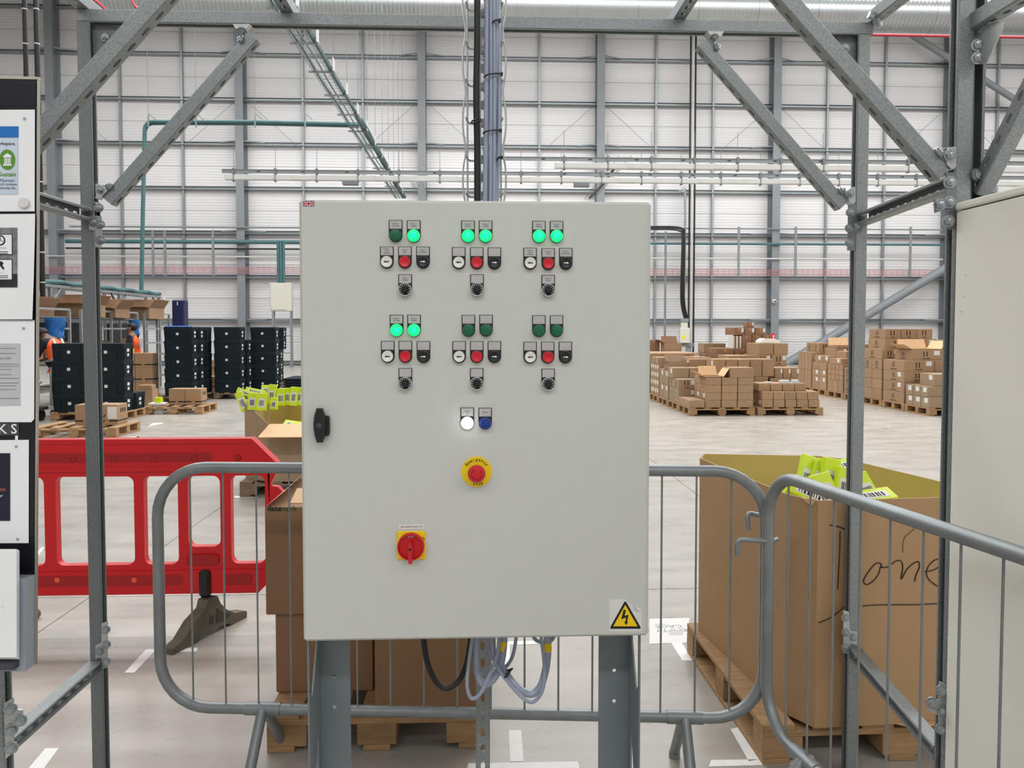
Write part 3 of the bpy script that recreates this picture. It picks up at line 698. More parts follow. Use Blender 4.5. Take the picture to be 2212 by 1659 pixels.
def btn(px, py, kind, words=None):
    p = aY(px, py, CY)
    nm = {'lit': 'pilot_light', 'off': 'pilot_light', 'blue': 'pilot_light', 'white_lit': 'pilot_light', 'fwd': 'push_button', 'stop': 'push_button', 'rev': 'push_button', 'knob': 'speed_knob'}[kind]
    lp = inst(nm, LPL, cb, p - cb.location)
    inst('legend_insert', INS, lp)
    if words:
        q = MB(); n = words.count('\n')
        lines = words.split('\n'); h = .0042 if n else .0046
        for i, ln in enumerate(lines):
            sx = .86 if len(ln) > 10 else 1.0
            write(q, ln, (0, -.0028, .0243 + (len(lines)-1)*.0022 - i*.0044), XR, ZU, h, sx=sx, bold=.018)
        q.build('lettering', INK, lp, world=False, smooth=0)
    fwd = {'lit': M_GON, 'off': M_GOFF, 'blue': M_BLU, 'white_lit': M_WON}
    if kind in fwd:
        inst('bezel_ring', RING, lp); inst('lens', fwd[kind], lp, (0, -.001, 0))
    elif kind == 'knob':
        inst('chrome_ring', KNR, lp, (0, -.0022, 0)); inst('dial_face', KND, lp, (0, -.0022, 0)); inst('dial_marks', TICK, lp, (0, -.0022, 0)); inst('knob', KNB, lp, (0, -.0022, 0))
    else:
        inst('bezel_ring', RING, lp); inst('button_cap', {'fwd': B_W, 'stop': B_R, 'rev': B_K}[kind], lp, (0, -.001, 0))
        if kind == 'fwd': inst('arrow_mark', AR_L, lp)
        if kind == 'rev': inst('arrow_mark', AR_R, lp)
for a in ((855, 509, 'off', 'Drive 1\nRunning'), (894, 509.6, 'lit', 'Drive 1\nHealthy'), (1011, 510, 'lit', 'Drive 2\nRunning'), (1049, 510, 'lit', 'Drive 2\nHealthy'), (1164, 510.6, 'lit', 'Drive 3\nRunning'), (1202, 510.6, 'lit', 'Drive 3\nHealthy'),
          (836, 566, 'fwd', 'Drive 1\nStart\nForward'), (875, 566, 'stop', 'Drive 1\nStop'), (914, 566, 'rev', 'Drive 1\nStart Reverse'), (991, 567.4, 'fwd'), (1030, 567.7, 'stop'), (1068, 568, 'rev'),
          (1145, 568.5, 'fwd', 'Drive 3\nStart\nForward'), (1184, 569.5, 'stop', 'Drive 3\nStop'), (1222, 568.8, 'rev', 'Drive 3\nStart Reverse'),
          (875.5, 626, 'knob', 'Drive 1\nSpeed'), (1030.5, 626, 'knob'), (1184, 627, 'knob', 'Drive 3\nSpeed'),
          (857, 713, 'lit', 'Drive 4\nRunning'), (894.6, 713, 'lit', 'Drive 4\nHealthy'), (1012, 713.4, 'off'), (1050, 713, 'off'), (1164, 714, 'off'), (1202, 714, 'off'),
          (838, 769.5, 'fwd'), (876, 769.5, 'stop'), (915, 770, 'rev'), (992, 770, 'fwd'), (1030, 770, 'stop'), (1068, 770, 'rev'), (1145, 771, 'fwd'), (1183, 771, 'stop'), (1221, 771, 'rev'),
          (876, 828, 'knob'), (1030, 828, 'knob'), (1184, 829, 'knob'), (1009.5, 913, 'white_lit', 'Power\nOn'), (1048, 913.5, 'blue', 'Reset')):
    btn(*a)
# emergency stop
p = aY(1029.7, 1019, CY)
es = MB().lathe([(.0350, 0), (.0350, .0016), (.0345, .0024), (.0006, .0025)], p, (0, -1, 0), 48).build('emergency_stop', YEL, cb)
MB().lathe([(.0155, .002), (.0155, .018), (.0145, .020)], p, (0, -1, 0), 28).build('stop_collar', BLK, es)
MB().lathe([(.0120, .016), (.0196, .022), (.0200, .026), (.0192, .030), (.0165, .0335), (.010, .0352), (.0005, .0358)], p, (0, -1, 0), 36).build('mushroom_button', REDB, es)
q = MB(); q.tube([p+V(.0115*math.cos(a), -.0352, .0115*math.sin(a)) for a in [PI*.72+PI*1.56*k/22 for k in range(23)]], .0007, 5)
e = p+V(.0115*math.cos(PI*.72), -.0354, .0115*math.sin(PI*.72)); q.prism([e+V(-.003, 0, -.0005), e+V(.0015, 0, .0025), e+V(.002, 0, -.0025)], (0, -.0006, 0)); q.build('turn_arrow', mat('dark_red_mark', (140, 14, 26), .5), es)
lt = MB()
for i, ch in enumerate('Emergency'):
    a = PI/2 + (4-i)*.235; c = p+V(.0283*math.cos(a), -.0027, .0283*math.sin(a))
    write(lt, ch, c, V(math.sin(a), 0, -math.cos(a)), V(math.cos(a), 0, math.sin(a)), .0105, bold=.015)
for i, ch in enumerate('Stop'):
    a = -PI/2 + (i-1.5)*.215+.10; c = p+V(.0275*math.cos(a), -.0027, .0275*math.sin(a))
    write(lt, ch, c, V(-math.sin(a), 0, math.cos(a)), V(-math.cos(a), 0, -math.sin(a)), .0105, bold=.015)
lt.build('lettering', INK, es, smooth=0)
# isolator switch
p = aY(888.5, 1177.5, CY)
iso = MB().box((p.x-.0330, CY-.004, p.z-.0330), (p.x+.0330, CY, p.z+.0330), .0025).build('isolator_switch', YEL, cb)
MB().lathe([(.0305, .003), (.0305, .018), (.0295, .020), (.0275, .020), (.0265, .0125), (.0004, .0120)], p, (0, -1, 0), 48).build('rotary_disc', RED, iso)
h = MB(); h.prism([(p.x-.0022, CY-.012, p.z+.0150), (p.x+.0022, CY-.012, p.z+.0150), (p.x+.0052, CY-.012, p.z+.004), (p.x+.0052, CY-.012, p.z-.006), (p.x+.0040, CY-.012, p.z-.0340), (p.x-.0040, CY-.012, p.z-.0340), (p.x-.0052, CY-.012, p.z-.006), (p.x-.0052, CY-.012, p.z+.004)], (0, -.020, 0))
h.build('switch_handle', REDB, iso, smooth=20)
MB().lathe([(.0032, .0), (.0032, .0006)], p+V(0, -.0322, -.001), (0, -1, 0), 14).build('handle_hole', INK, iso)
MB().prism([(p.x-.006, CY-.0126, p.z+.0205), (p.x-.006, CY-.0126, p.z+.0255), (p.x, CY-.0126, p.z+.0240), (p.x+.006, CY-.0126, p.z+.0255), (p.x+.006, CY-.0126, p.z+.0205), (p.x, CY-.0126, p.z+.0222)], (0, -.0004, 0)).build('off_mark', GLAB, iso, smooth=0)
MB().box((-.0008, -.0046, -.004), (.0008, -.004, .004), 0, Matrix.Translation((p.x+.0288, CY, p.z+.0165)) @ Matrix.Rotation(-.5, 4, 'Y')).build('on_mark', INK, iso, smooth=0)
p = aY(889, 1138, CY)
lb = MB().box((p.x-.0285, CY-.0008, p.z-.0056), (p.x+.0285, CY, p.z+.0056)).build('printed_label', LABEL, cb, smooth=0)
write(MB(), 'DB VAS/KITTING 1/TP', p+V(0, -.0010, 0), XR, ZU, .0052, bold=.012).build('lettering', INK, lb, smooth=0)
# door handle
p = aY(696, 917, CY)
hd = MB(); hd.prism([(p.x+x, CY, p.z+z) for x, z in ((-.004, .022), (.016, .020), (.018, .014), (.018, -.018), (.016, -.024), (-.004, -.026))], (0, -.012, 0))
hd = hd.build('door_handle', BLK, cb, smooth=20)
g = MB(); prof = [(-.0078, .0385), (.0050, .0385), (.0105, .022), (.0122, .004), (.0122, -.006), (.0105, -.022), (.0050, -.0385), (-.0078, -.0385), (-.0128, -.022), (-.0150, -.004), (-.0150, .006), (-.0128, .022)]
n = len(prof); vs = []
for dy, sc in ((-.010, 1), (-.019, 1), (-.0235, .80)):
    vs += [V(p.x+x*sc-.001, CY+dy, p.z+z*(sc if sc == 1 else .95)) for x, z in prof]
fs = [tuple(range(2*n, 3*n))] + [tuple(range(n))[::-1]] + [(r*n+i, r*n+(i+1) % n, (r+1)*n+(i+1) % n, (r+1)*n+i) for r in (0, 1) for i in range(n)]
g.add(vs, fs); g.build('grip', BLK, hd, smooth=25)
MB().lathe([(.0055, 0), (.0055, .001), (.0048, .0014)], p+V(-.002, -.0235, -.0), (0, -1, 0), 16).build('lock_cap', DGREY, hd)
MB().box((p.x-.013, CY-.0240, p.z-.0004), (p.x+.010, CY-.0233, p.z+.0004)).build('grip_seam', DGREY, hd, smooth=0)
# union flag sticker
p = aY(667, 440, CY); fw, fh = .0132, .0066
fg = MB().box((p.x-fw, CY-.0006, p.z-fh), (p.x+fw, CY, p.z+fh)).build('flag_sticker', PAPER, cb, smooth=0)
FB = mat('flag_blue', (32, 40, 110), .5); FR = mat('flag_red', (205, 30, 50), .5)
q = MB()
for sx in (-1, 1):
    for sz in (-1, 1):
        q.prism([(p.x+sx*fw*x, CY-.0006, p.z+sz*fh*z) for x, z in ((.22, .95), (.82, .95), (.22, .42))], (0, -.0002, 0))
        q.prism([(p.x+sx*fw*x, CY-.0006, p.z+sz*fh*z) for x, z in ((.97, .80), (.97, .36), (.50, .36))], (0, -.0002, 0))
q.build('blue_fields', FB, fg, smooth=0)
q = MB(); q.box((p.x-fw*.1, CY-.0009, p.z-fh), (p.x+fw*.1, CY-.0006, p.z+fh)).box((p.x-fw, CY-.0009, p.z-fh*.2), (p.x+fw, CY-.0006, p.z+fh*.2))
for sx in (-1, 1):
    for sz in (-1, 1): q.prism([(p.x+sx*fw*x, CY-.0006, p.z+sz*fh*z) for x, z in ((.28, .30), (.38, .30), (1, .92), (1, 1), (.93, 1))], (0, -.0003, 0))
q.build('red_crosses', FR, fg, smooth=0)
# electric warning sticker with a curled corner
Pw = lambda x, y: aY(x, y, CY)
st = MB().prism([Pw(x, y)+V(0, -.0006, 0) for x, y in ((1315.5, 1294), (1351, 1294), (1386, 1317), (1386, 1363.5), (1315.5, 1363.5))], (0, .0006, 0)).build('warning_sticker', LABEL, cb, smooth=0)
c = MB(); a, b, d, e = [Pw(*q) for q in ((1351, 1294), (1386, 1317), (1376, 1316), (1366, 1303))]
c.add([a+V(0, -.001, 0), b+V(0, -.001, 0), d+V(0, -.012, .002), e+V(0, -.010, .003), (a+b)/2+V(0, -.006, 0)], [(0, 4, 3), (4, 2, 3), (4, 1, 2)]); c.build('curled_corner', PAPER, st, smooth=60)
def tri(pts, dy, m, nm): MB().prism([Pw(x, y)+V(0, -dy, 0) for x, y in pts], (0, .0003, 0)).build(nm, m, st, smooth=0)
tri([(1350.5, 1299), (1352.5, 1300), (1384, 1355), (1382.5, 1358), (1319, 1358), (1318, 1355), (1348.5, 1300)], .0010, INK, 'triangle_border')
tri([(1350.5, 1306), (1377, 1352.5), (1324.5, 1352.5)], .0013, YEL, 'triangle_field')
tri([(1347, 1316), (1352, 1318), (1349, 1329.5), (1357.5, 1327.5), (1354.5, 1343), (1356.5, 1343.5), (1351.5, 1350), (1348, 1342), (1350.5, 1342.5), (1352, 1333.5), (1341.5, 1337)], .0016, INK, 'lightning_bolt')
# grey legs: folded channels
def leg(sign):
    xo = cx0+.002 if sign < 0 else cx1-.004
    t = .004; q = MB()
    xi = aY(757, 1500, CY+.02).x if sign < 0 else aY(1293, 1500, CY+.02).x       # inner edge of the face
    xf = aY(692, 1500, CY+.02).x if sign < 0 else aY(1358, 1500, CY+.02).x       # where the face meets the side
    yf = CY+.16
    lo = MB()
    hx = aY(722, 1460, yf).x if sign < 0 else aY(1327, 1449, yf).x
    # back face with two round holes, built as rows of ringed plates
    holes = [aY(722, 1460, yf).z, aY(722, 1527, yf).z]
    x0, x1 = sorted((aY(757, 1500, yf).x if sign < 0 else aY(1293, 1500, yf).x, aY(690, 1500, yf).x if sign < 0 else aY(1360, 1500, yf).x))
    zs = [0, holes[1]-.06, holes[1]+.06, holes[0]+.06, cz0+.01]; zs[2] = (holes[0]+holes[1])/2
    q.box((x0, yf, 0), (x1, yf+t, zs[1])); q.box((x0, yf, zs[3]), (x1, yf+t, zs[4]))
    for (za, zb, zh) in ((zs[1], zs[2], holes[1]), (zs[2], zs[3], holes[0])):
        o8 = [(x1, (za+zb)/2), (x1, zb), ((x0+x1)/2, zb), (x0, zb), (x0, (za+zb)/2), (x0, za), ((x0+x1)/2, za), (x1, za)]
        h8 = [(hx+.0048*math.cos(k*PI/8), zh+.0048*math.sin(k*PI/8)) for k in range(16)]
        vs = []; fs = []
        for dy in (0, t):
            vs += [V(x, yf+dy, z) for x, z in o8]+[V(x, yf+dy, z) for x, z in h8]
        for k in range(8):
            j = (k+1) % 8; a = 8+2*k; b_ = 8+(2*k+1); c_ = 8+(2*k+2) % 16
            fs += [(k, j, c_, b_, a), (24+k, 24+a, 24+b_, 24+c_, 24+j)]
        for k in range(16): fs.append((8+k, 8+(k+1) % 16, 32+(k+1) % 16, 32+k))
        q.add(vs, fs)
    # side flange reaching to the front, with cut-outs
    ya, yb = CY+.03, yf
    xs_ = x0 if sign < 0 else x1-t
    top = cz0+.005
    z1 = aY(660, 1490, CY+.1).z; z2 = aY(680, 1600, CY+.1).z
    side = [(ya, 0), (ya, top), (ya+.012, top), (ya+.012, z1+.02), (ya+.035, z1), (yb-.040, z1+.10), (yb-.034, top), (yb, top), (yb, 0), (yb-.034, 0), (yb-.034, z2+.015), (ya+.05, z2-.10), (ya+.035, 0)]
    q.prism([(xs_, y, z) for y, z in side], (t, 0, 0))
    q.box((x0 if sign < 0 else x1-.03, ya, 0), (x0+.03 if sign < 0 else x1, ya+t, top))if False else None
    return q.build('leg', LEGG, cb, smooth=20)
leg(-1); leg(1)

# ================================================================== centre cable drop
TY = 2.16
t = thing('slotted_strut_post', 'upright slotted strut channel rising behind the middle of the cabinet', 'post', (aY(1043, 1500, TY).x, TY, 0))
x = t.location.x
strut(MB(), V(x, TY+.055, 0), V(x, TY+.055, 3.3), (0, 1, 0), slots=True).build('channel', GALV, t)
MB().box((x-.05, TY-.03, 0), (x+.05, TY+.07, .006)).build('foot_plate', ZINC, t, smooth=0)
t = thing('wire_cable_tray', 'vertical bright wire cable tray above the cabinet', 'cable tray', (x, TY, 1.8))
xa = aY(1000, 200, TY).x; xb = aY(1092, 200, TY).x; q = MB()
for s, xx in ((1, xa), (-1, xb)):
    pts = []; z = 1.8
    for k in range(0, 64):
        ph = (k % 8)/8; pts.append(V(xx + s*.0085*math.exp(-((ph-.5)/.22)**2), TY-.035, z+k*.0138*1.45))
    q.tube(pts, .0026, 6); q.tube([(xx+s*.012, TY+.02, 1.8), (xx+s*.012, TY+.02, 3.1)], .0026, 6)
q.tube([((xa+xb)/2-.012, TY+.01, 1.8), ((xa+xb)/2-.012, TY+.01, 3.1)], .0026, 6)
q.build('side_wire', ZINC, t)
for k, py in enumerate((17, 100, 181, 263, 344, 423)):
    z = aY(1020, py, TY).z
    MB().tube([(xa+.008, TY-.035, z+.004), (xa+.012, TY, z), (xa+.02, TY+.022, z), (xb-.02, TY+.022, z), (xb-.012, TY, z), (xb-.008, TY-.035, z+.004)], .0028, 6).build('cross_wire', ZINC, t)
def cable(name, label, pts, r, m, n=12, k=8, ties=()):
    o = MB().tube(smooth_path(pts, k), r, n).build(name, m); tag(o, label, 'cable'); return o
cable('black_cable', 'thick black cable dropping into the top of the cabinet', [aY(1030, -260, TY-.02), aY(1031, 60, TY-.02), aY(1029, 200, TY-.02), aY(1031, 330, TY-.02), aY(1031, 560, TY-.02)], .0093, BLKR)
PB = TY-.03
names = ['leftmost braided grey conduit in the cable drop', 'slim grey cable second from left in the cable drop', 'slim grey cable third from left in the cable drop', 'slim grey cable fourth from left in the cable drop', 'rightmost braided conduit in the cable drop above the cabinet', 'slim grey cable lying at the back of the cable drop']
for (xs_, r, m, nm, lb, dy) in (((1055, 1053, 1051, 1049), .0082, PVC, 'braided_conduit', names[0], 0), ((1061, 1061, 1061, 1060), .0046, PVC2, 'grey_cable', names[1], -.014), ((1066, 1068, 1068, 1067), .0046, PVC2, 'grey_cable', names[2], -.016), ((1071, 1073, 1069, 1071), .0042, PVC2, 'grey_cable', names[3], -.010), ((1076, 1077, 1078, 1074), .0056, PVC, 'braided_conduit', names[4], 0), ((1064, 1072, 1076, 1068), .005, PVC2, 'grey_cable', names[5], .008)):
    cable(nm, lb, [aY(xs_[0], -260, PB+dy), aY(xs_[1], 90, PB+dy), aY(xs_[2], 270, PB+dy), aY(xs_[3], 430, PB+dy), aY(xs_[3], 560, PB+dy)], r, m)
for k, (py, xa_, xb_, lb) in enumerate(((160, 1046, 1083, 'upper black cable tie around the grey cables'), (282, 1044, 1081, 'middle black cable tie around the grey cables'), (45, 1063, 1079, 'topmost black cable tie at the right of the cable drop'), (340, 1074, 1083, 'lowest black cable tie at the right of the cable drop'), (259, 1018, 1036, 'black cable tie around the thick black cable'))):
    a = aY(xa_, py, PB-.02); b = aY(xb_, py+2, PB-.02); c = (a+b)/2; rx = (b.x-a.x)/2
    tag(MB().tube([c+V(rx*math.cos(q), .014-.022*abs(math.sin(q)) if math.sin(q) > 0 else .02, .003*math.cos(q)) for q in [2*PI*i/20 for i in range(20)]], .0022, 6, closed=True).box(b+V(-.004, -.012, -.004), b+V(.004, -.004, .004)).build('cable_tie', BLK), lb, 'cable tie')
# cables hanging below the cabinet
U = 1.93
cable('black_cable', 'thick black cable hanging in a loop under the cabinet', [aY(915, 1370, U), aY(917, 1400, U), aY(926, 1440, U), aY(944, 1475, U), aY(965, 1487, U), aY(990, 1472, U), aY(1006, 1440, U), aY(1014, 1400, U), aY(1018, 1370, U)], .0073, BLKR)
lp1 = cable('braided_conduit', 'braided conduit looping under the cabinet, left of two with yellow sleeves', [aY(1031, 1370, U), aY(1029, 1410, U), aY(1031, 1450, U), aY(1042, 1475, U), aY(1060, 1472, U), aY(1078, 1445, U), aY(1086, 1410, U), aY(1089, 1370, U)], .0098, PVC)
lp2 = cable('braided_conduit', 'braided conduit looping under the cabinet, right of two with yellow sleeves', [aY(1063, 1370, U+.04), aY(1066, 1410, U+.03), aY(1088, 1446, U+.02), aY(1115, 1482, U), aY(1145, 1499, U), aY(1166, 1485, U), aY(1178, 1450, U), aY(1183, 1410, U), aY(1182, 1370, U)], .0096, PVC)
cable('grey_cable', 'thin grey cable hanging lowest at left under the cabinet', [aY(1022, 1370, U-.03), aY(1013, 1430, U-.03), aY(1009, 1480, U-.03), aY(1018, 1508, U-.03), aY(1036, 1500, U-.03), aY(1056, 1462, U-.03), aY(1075, 1410, U-.03), aY(1078, 1370, U-.03)], .0048, PVC2)
cable('grey_cable', 'thin grey cable crossing behind the yellow sleeved loops', [aY(1052, 1370, U+.02), aY(1058, 1405, U+.02), aY(1074, 1436, U+.03), aY(1092, 1440, U+.03), aY(1108, 1415, U+.03), aY(1116, 1370, U+.03)], .0046, PVC2)
cable('grey_cable', 'thin grey cable hanging lowest at right under the cabinet', [aY(1060, 1370, U-.02), aY(1070, 1430, U-.02), aY(1095, 1470, U-.02), aY(1130, 1508, U-.03), aY(1152, 1516, U-.03), aY(1172, 1490, U-.03), aY(1176, 1440, U-.03), aY(1168, 1370, U-.03)], .0046, PVC2)
cable('grey_cable', 'short grey cable bend near the right yellow sleeve', [aY(1150, 1370, U+.02), aY(1160, 1384, U+.02), aY(1185, 1388, U+.02), aY(1200, 1370, U+.02)], .005, PVC2)
MB().tube([aY(1087.5, 1384, U), aY(1084.5, 1404, U)], .0108, 12).build('yellow_sleeve', YEL, lp1)
MB().tube([aY(1182.5, 1388, U), aY(1183, 1406, U)], .0106, 12).build('yellow_sleeve', YEL, lp2)
a = aY(1087, 1464, U-.02); b = aY(1103, 1448, U-.02)
tag(MB().tube([a, (a+b)/2+V(0, -.012, 0), b, b+V(.004, 0, .004), (a+b)/2+V(.004, .03, -.004)], .0025, 6, closed=True).build('cable_tie', BLK), 'black cable tie on the right conduit loop below the cabinet', 'cable tie')
#==PART4==
# ================================================================== white machine panel at the right
PX_ = aY(2060, 700, 1.872).x
t = thing('machine_enclosure', 'tall cream white machine enclosure panel at the right edge', 'cabinet', (PX_, 1.0, 0))
MB().box((PX_, .15, .02), (PX_+.55, 1.872, 1.842), .004).build('side_panel', CREAM, t)
MB().box((PX_-.002, .148, 1.846), (PX_+.552, 1.874, 1.864), .004).build('lid', CREAM, t)
for px, py in ((2086, 593), (2076, 672), (2082, 640)):
    q = aX(px, py, PX_); MB().lathe([(.004, 0), (.003, .0015)], (PX_, q.y, q.z), (-1, 0, 0), 8).build('dent_mark', LABEL, t)
# ================================================================== notice board at the left
NY = 1.585
def bp(px, py, d=0.0): return aY(px, py, NY-d)
t = thing('notice_board', 'black notice board with aluminium edge and pinned white papers at the left', 'notice board', tuple(bp(40, 1430)))
tr, brr = bp(82, 171), bp(76, 1436); tl, bl_ = tr+V(-.62, 0, .003), brr+V(-.62, 0, .003)
MB().prism([tl, tr, brr, bl_], (0, .006, 0)).build('board', BLACKBOARD, t, smooth=0)
ALU = mat('aluminium_edge', (196, 192, 182), .3, .7, .05, 20)
e = (brr-tr).normalized()
MB().prism([tr+V(-.0005, -.002, 0), tr+V(.0015, -.002, 0), brr+V(.0015, -.002, 0), brr+V(-.0005, -.002, 0)], (0, .008, 0)).build('edge_trim', ALU, t, smooth=0)
MB().prism([tl+V(0, -.002, .004), tr+V(.002, -.002, .004), tr+V(.002, -.002, -.001), tl+V(0, -.002, -.001)], (0, .008, 0)).build('edge_trim', ALU, t, smooth=0)
def bpoly(nm, pts, m, d, th=.0006, par=None): return MB().prism([bp(x, y, d) for x, y in pts], (0, -th, 0)).build(nm, m, par or t, smooth=0)
def brect(nm, x0, y0, x1, y1, m, d, par=None): return bpoly(nm, [(x0, y0), (x1, y0), (x1, y1), (x0, y1)], m, d, .0005, par)
def btext(body, px, py, hpx, m, d, par, align='CENTER', bold=0.0): return write(MB(), body, bp(px, py, d), XR, ZU, hpx*1.38/1048, align, bold=bold).build('lettering', m, par, smooth=0)
bpoly('top_header', [(-300, 178), (79, 178), (78, 229), (-300, 229)], mat('header_navy', (13, 16, 30), .12, 0, .1, 3), .0005)
SHEET = PAPER
p1 = bpoly('pinned_sheet', [(-200, 238), (75.5, 237), (75, 456.5), (-200, 457)], SHEET, .001)
BLUE = mat('print_blue', (18, 110, 190), .5); LBL = mat('print_pale_blue', (204, 218, 232), .5); GRN = mat('print_green', (92, 148, 46), .5); TXT1 = mat('print_dark', (40, 44, 50), .6); GRY = mat('print_grey', (196, 197, 200), .6); MGR = mat('print_mid_grey', (120, 122, 124), .6)
brect('blue_banner', -120, 273, 40, 297, BLUE, .0022, p1); brect('pale_panel', -120, 298, 39, 420, LBL, .0022, p1)
btext('e workspace.', 34, 310.5, 7, TXT1, .003, p1, 'RIGHT', .02)
c = bp(16, 345, .0029); q = MB(); q.prism([c+V(.0152*math.cos(a), 0, .0202*math.sin(a)) for a in [2*PI*k/32 for k in range(32)]], (0, -.0005, 0)); q.build('green_disc', GRN, p1, smooth=0)
q = MB()
def qb(x0, y0, x1, y1): q.prism([bp(x, y, .0037) for x, y in ((x0, y0), (x1, y0), (x1, y1), (x0, y1))], (0, -.0004, 0))
q.prism([bp(x, y, .0037) for x, y in ((7, 337), (16, 331), (25, 337), (25, 340), (7, 340))], (0, -.0004, 0))
for x in (9.5, 13.2, 17, 20.7): qb(x, 341, x+2.4, 353)
qb(8, 353.5, 24, 355); qb(6.5, 355.5, 25.5, 358)
q.build('temple_icon', PAPER, p1, smooth=0)
btext('Sustain', 16, 377, 9, GRN, .003, p1, bold=.03)
for i, ln in enumerate(('Maintain', 'and review', 'standards.')): btext(ln, 15.5, 390+8*i, 6.5, TXT1, .003, p1)
def pin(px, py, r=.0028, m=ZINC, nm='pin'): MB().lathe([(r, 0), (r, .002), (r*.7, .004)], bp(px, py, .001), (0, -1, 0), 14).build(nm, m, t)
pin(54, 256.5); pin(52, 709); pin(36, 964); pin(39, 1164)
MB().lathe([(.0105, 0), (.0105, .005), (.0095, .006)], bp(54, 439, .001), (0, -1, 0), 24).build('magnet', LABEL, t)
p2 = MB()
pts = [(-200, 464), (76, 462), (75, 520), (73, 600), (70, 690), (-200, 690)]
p2 = bpoly('pinned_sheet', pts, SHEET, .006)
PHOTO = mat('photo_print', (120, 122, 124), .35, 0, .6, 60, detail=6)
brect('photo_print', -120, 492, 37.5, 621, PHOTO, .0072, p2)
brect('photo_dark_floor', -120, 592, 37.5, 620, mat('photo_dark', (44, 45, 48), .4, 0, .5, 40), .0076, p2)
for (y0, y1) in ((505.5, 550.5), (560, 605)):
    brect('sign_border', -20, y0, 27, y1, INK, .0080, p2); brect('sign_face', -20, y0+1.5, 25.5, y1-1.5, PAPER, .0085, p2)
c = bp(1, 519, .009); q = MB(); ring = [2*PI*k/24 for k in range(24)]
q.tube([c+V(.0082*math.cos(a), 0, .0090*math.sin(a)) for a in ring], .0014, 5, closed=True); q.tube([c+V(0, 0, .006), c, c+V(.005, 0, -.003)], .0007, 5); q.build('clock_icon', INK, p2)
btext('TIMING', 4, 536, 4, TXT1, .009, p2); btext('TOOLS', 1, 589, 4, TXT1, .009, p2)
q = MB()
q.prism([bp(x, y, .009) for x, y in ((-9, 570), (3, 564), (8, 569), (5, 573), (10, 580), (7, 583), (0, 574), (-6, 577))], (0, -.0004, 0))
for y in (543, 547, 595, 599): q.prism([bp(x, yy, .009) for x, yy in ((-12, y), (17, y), (17, y+1.4), (-12, y+1.4))], (0, -.0004, 0))
q.build('hammer_icon', INK, p2, smooth=0)
p3 = bpoly('pinned_sheet', [(-200, 690), (75, 692), (74, 905), (68, 912), (-200, 912)], SHEET, .0012)
brect('printed_table', -120, 742, 44, 876, GRY, .0024, p3)
q = MB(); random.seed(3)
for y in (752, 763, 786, 791, 797.5, 809, 817, 827, 833, 841, 860):
    x1 = random.choice((24, 34, 40, 41)); q.prism([bp(x, yy, .0032) for x, yy in ((-60, y), (x1, y), (x1, y+.9), (-60, y+.9))], (0, -.0003, 0))
q.build('text_line', MGR, p3, smooth=0)
btext('DELIVERY', 10, 774.5, 5, MGR, .0032, p3)
ks = brect('name_strip', -200, 914, 41, 940, mat('strip_grey', (70, 72, 78), .35), .001)
btext('K S', 37, 927.5, 21, PAPER, .0022, ks, 'RIGHT', .012)
brect('white_tab', 33, 941, 39, 950, PAPER, .001)
p4 = bpoly('pinned_sheet', [(-200, 953), (62.5, 950), (62, 1173), (-200, 1174)], SHEET, .0012)
brect('navy_print', -120, 979, 22, 1125, mat('print_navy', (22, 24, 48), .4), .0024, p4)
btext('tion', 12, 1057, 9, mat('print_orange', (214, 120, 70), .5), .003, p4, 'RIGHT'); btext('er', 6, 1071, 7, PAPER, .003, p4, 'RIGHT')
HOLD = mat('grey_holder', (150, 160, 170), .35, 0, .03, 10)
q = MB(); q.prism([bp(x, y, .002) for x, y in ((-200, 1241), (75, 1241), (74, 1436), (-200, 1436))], (0, -.03, 0)); q.build('leaflet_holder', HOLD, t, smooth=0)
MB().prism([bp(x, y, .030) for x, y in ((-200, 1424), (43, 1424), (43, 1438), (-200, 1438))], (0, -.02, 0)).build('holder_lip', DGREY, t, smooth=0)
for k, (x1, yt) in enumerate(((42, 1190), (41, 1188), (39.5, 1189), (38, 1187), (36, 1186))):
    brect('leaflet', -200, yt, x1, 1424-k, SHEET, .034+.0035*k)
btext('Leaflet' if False else 'm', 6, 1310, 5, GRY, .054, t)
# ================================================================== crowd barriers
def barrier(label, pa, pb, hz0, hz1, legs, bar_n, rad, r=.019, hook=None):
    """frame between two floor points"""
    pa = Vector(pa); pb = Vector(pb); d = (pb-pa); L = d.length; d.normalize(); nrm = V(d.y, -d.x, 0)
    t = thing('crowd_barrier', label, 'barrier', tuple((pa+pb)/2), 0)
    u, v = d, ZU; A = pa+ZU*hz0; pts = []
    pts += arc_pts(A+u*rad+v*rad, u, v, rad, PI, 1.5*PI, 8); pts += arc_pts(A+u*(L-rad)+v*rad, u, v, rad, 1.5*PI, 2*PI, 8)
    hh = hz1-hz0
    pts += arc_pts(A+u*(L-rad)+v*(hh-rad), u, v, rad, 0, .5*PI, 8); pts += arc_pts(A+u*rad+v*(hh-rad), u, v, rad, .5*PI, PI, 8)
    MB().tube(pts, r, 14, closed=True).build('frame_tube', TUBE, t)
    for k in range(bar_n):
        x = (k+1)*L/(bar_n+1)
        lift = 0
        if x < rad: lift = rad-math.sqrt(max(0, rad**2-(rad-x)**2))
        if x > L-rad: lift = rad-math.sqrt(max(0, rad**2-(rad-(L-x))**2))
        MB().tube([A+u*x+v*(lift), A+u*x+v*(hh-lift)], .0034, 6).build('bar', TUBE, t)
    for lx in legs:
        c = A+u*lx
        MB().tube([c-u*.06, c+u*.06], r*1.18, 14).build('foot_sleeve', TUBE, t)
        for s in (-1, 1):
            e = pa+u*lx+nrm*(s*.19)
            MB().tube([c+nrm*(s*.012), e+ZU*.02, ], r*.95, 12).tube([e, e+ZU*.022], r*1.05, 12).build('foot', TUBE, t)
    return t, d, A, L, hh, nrm
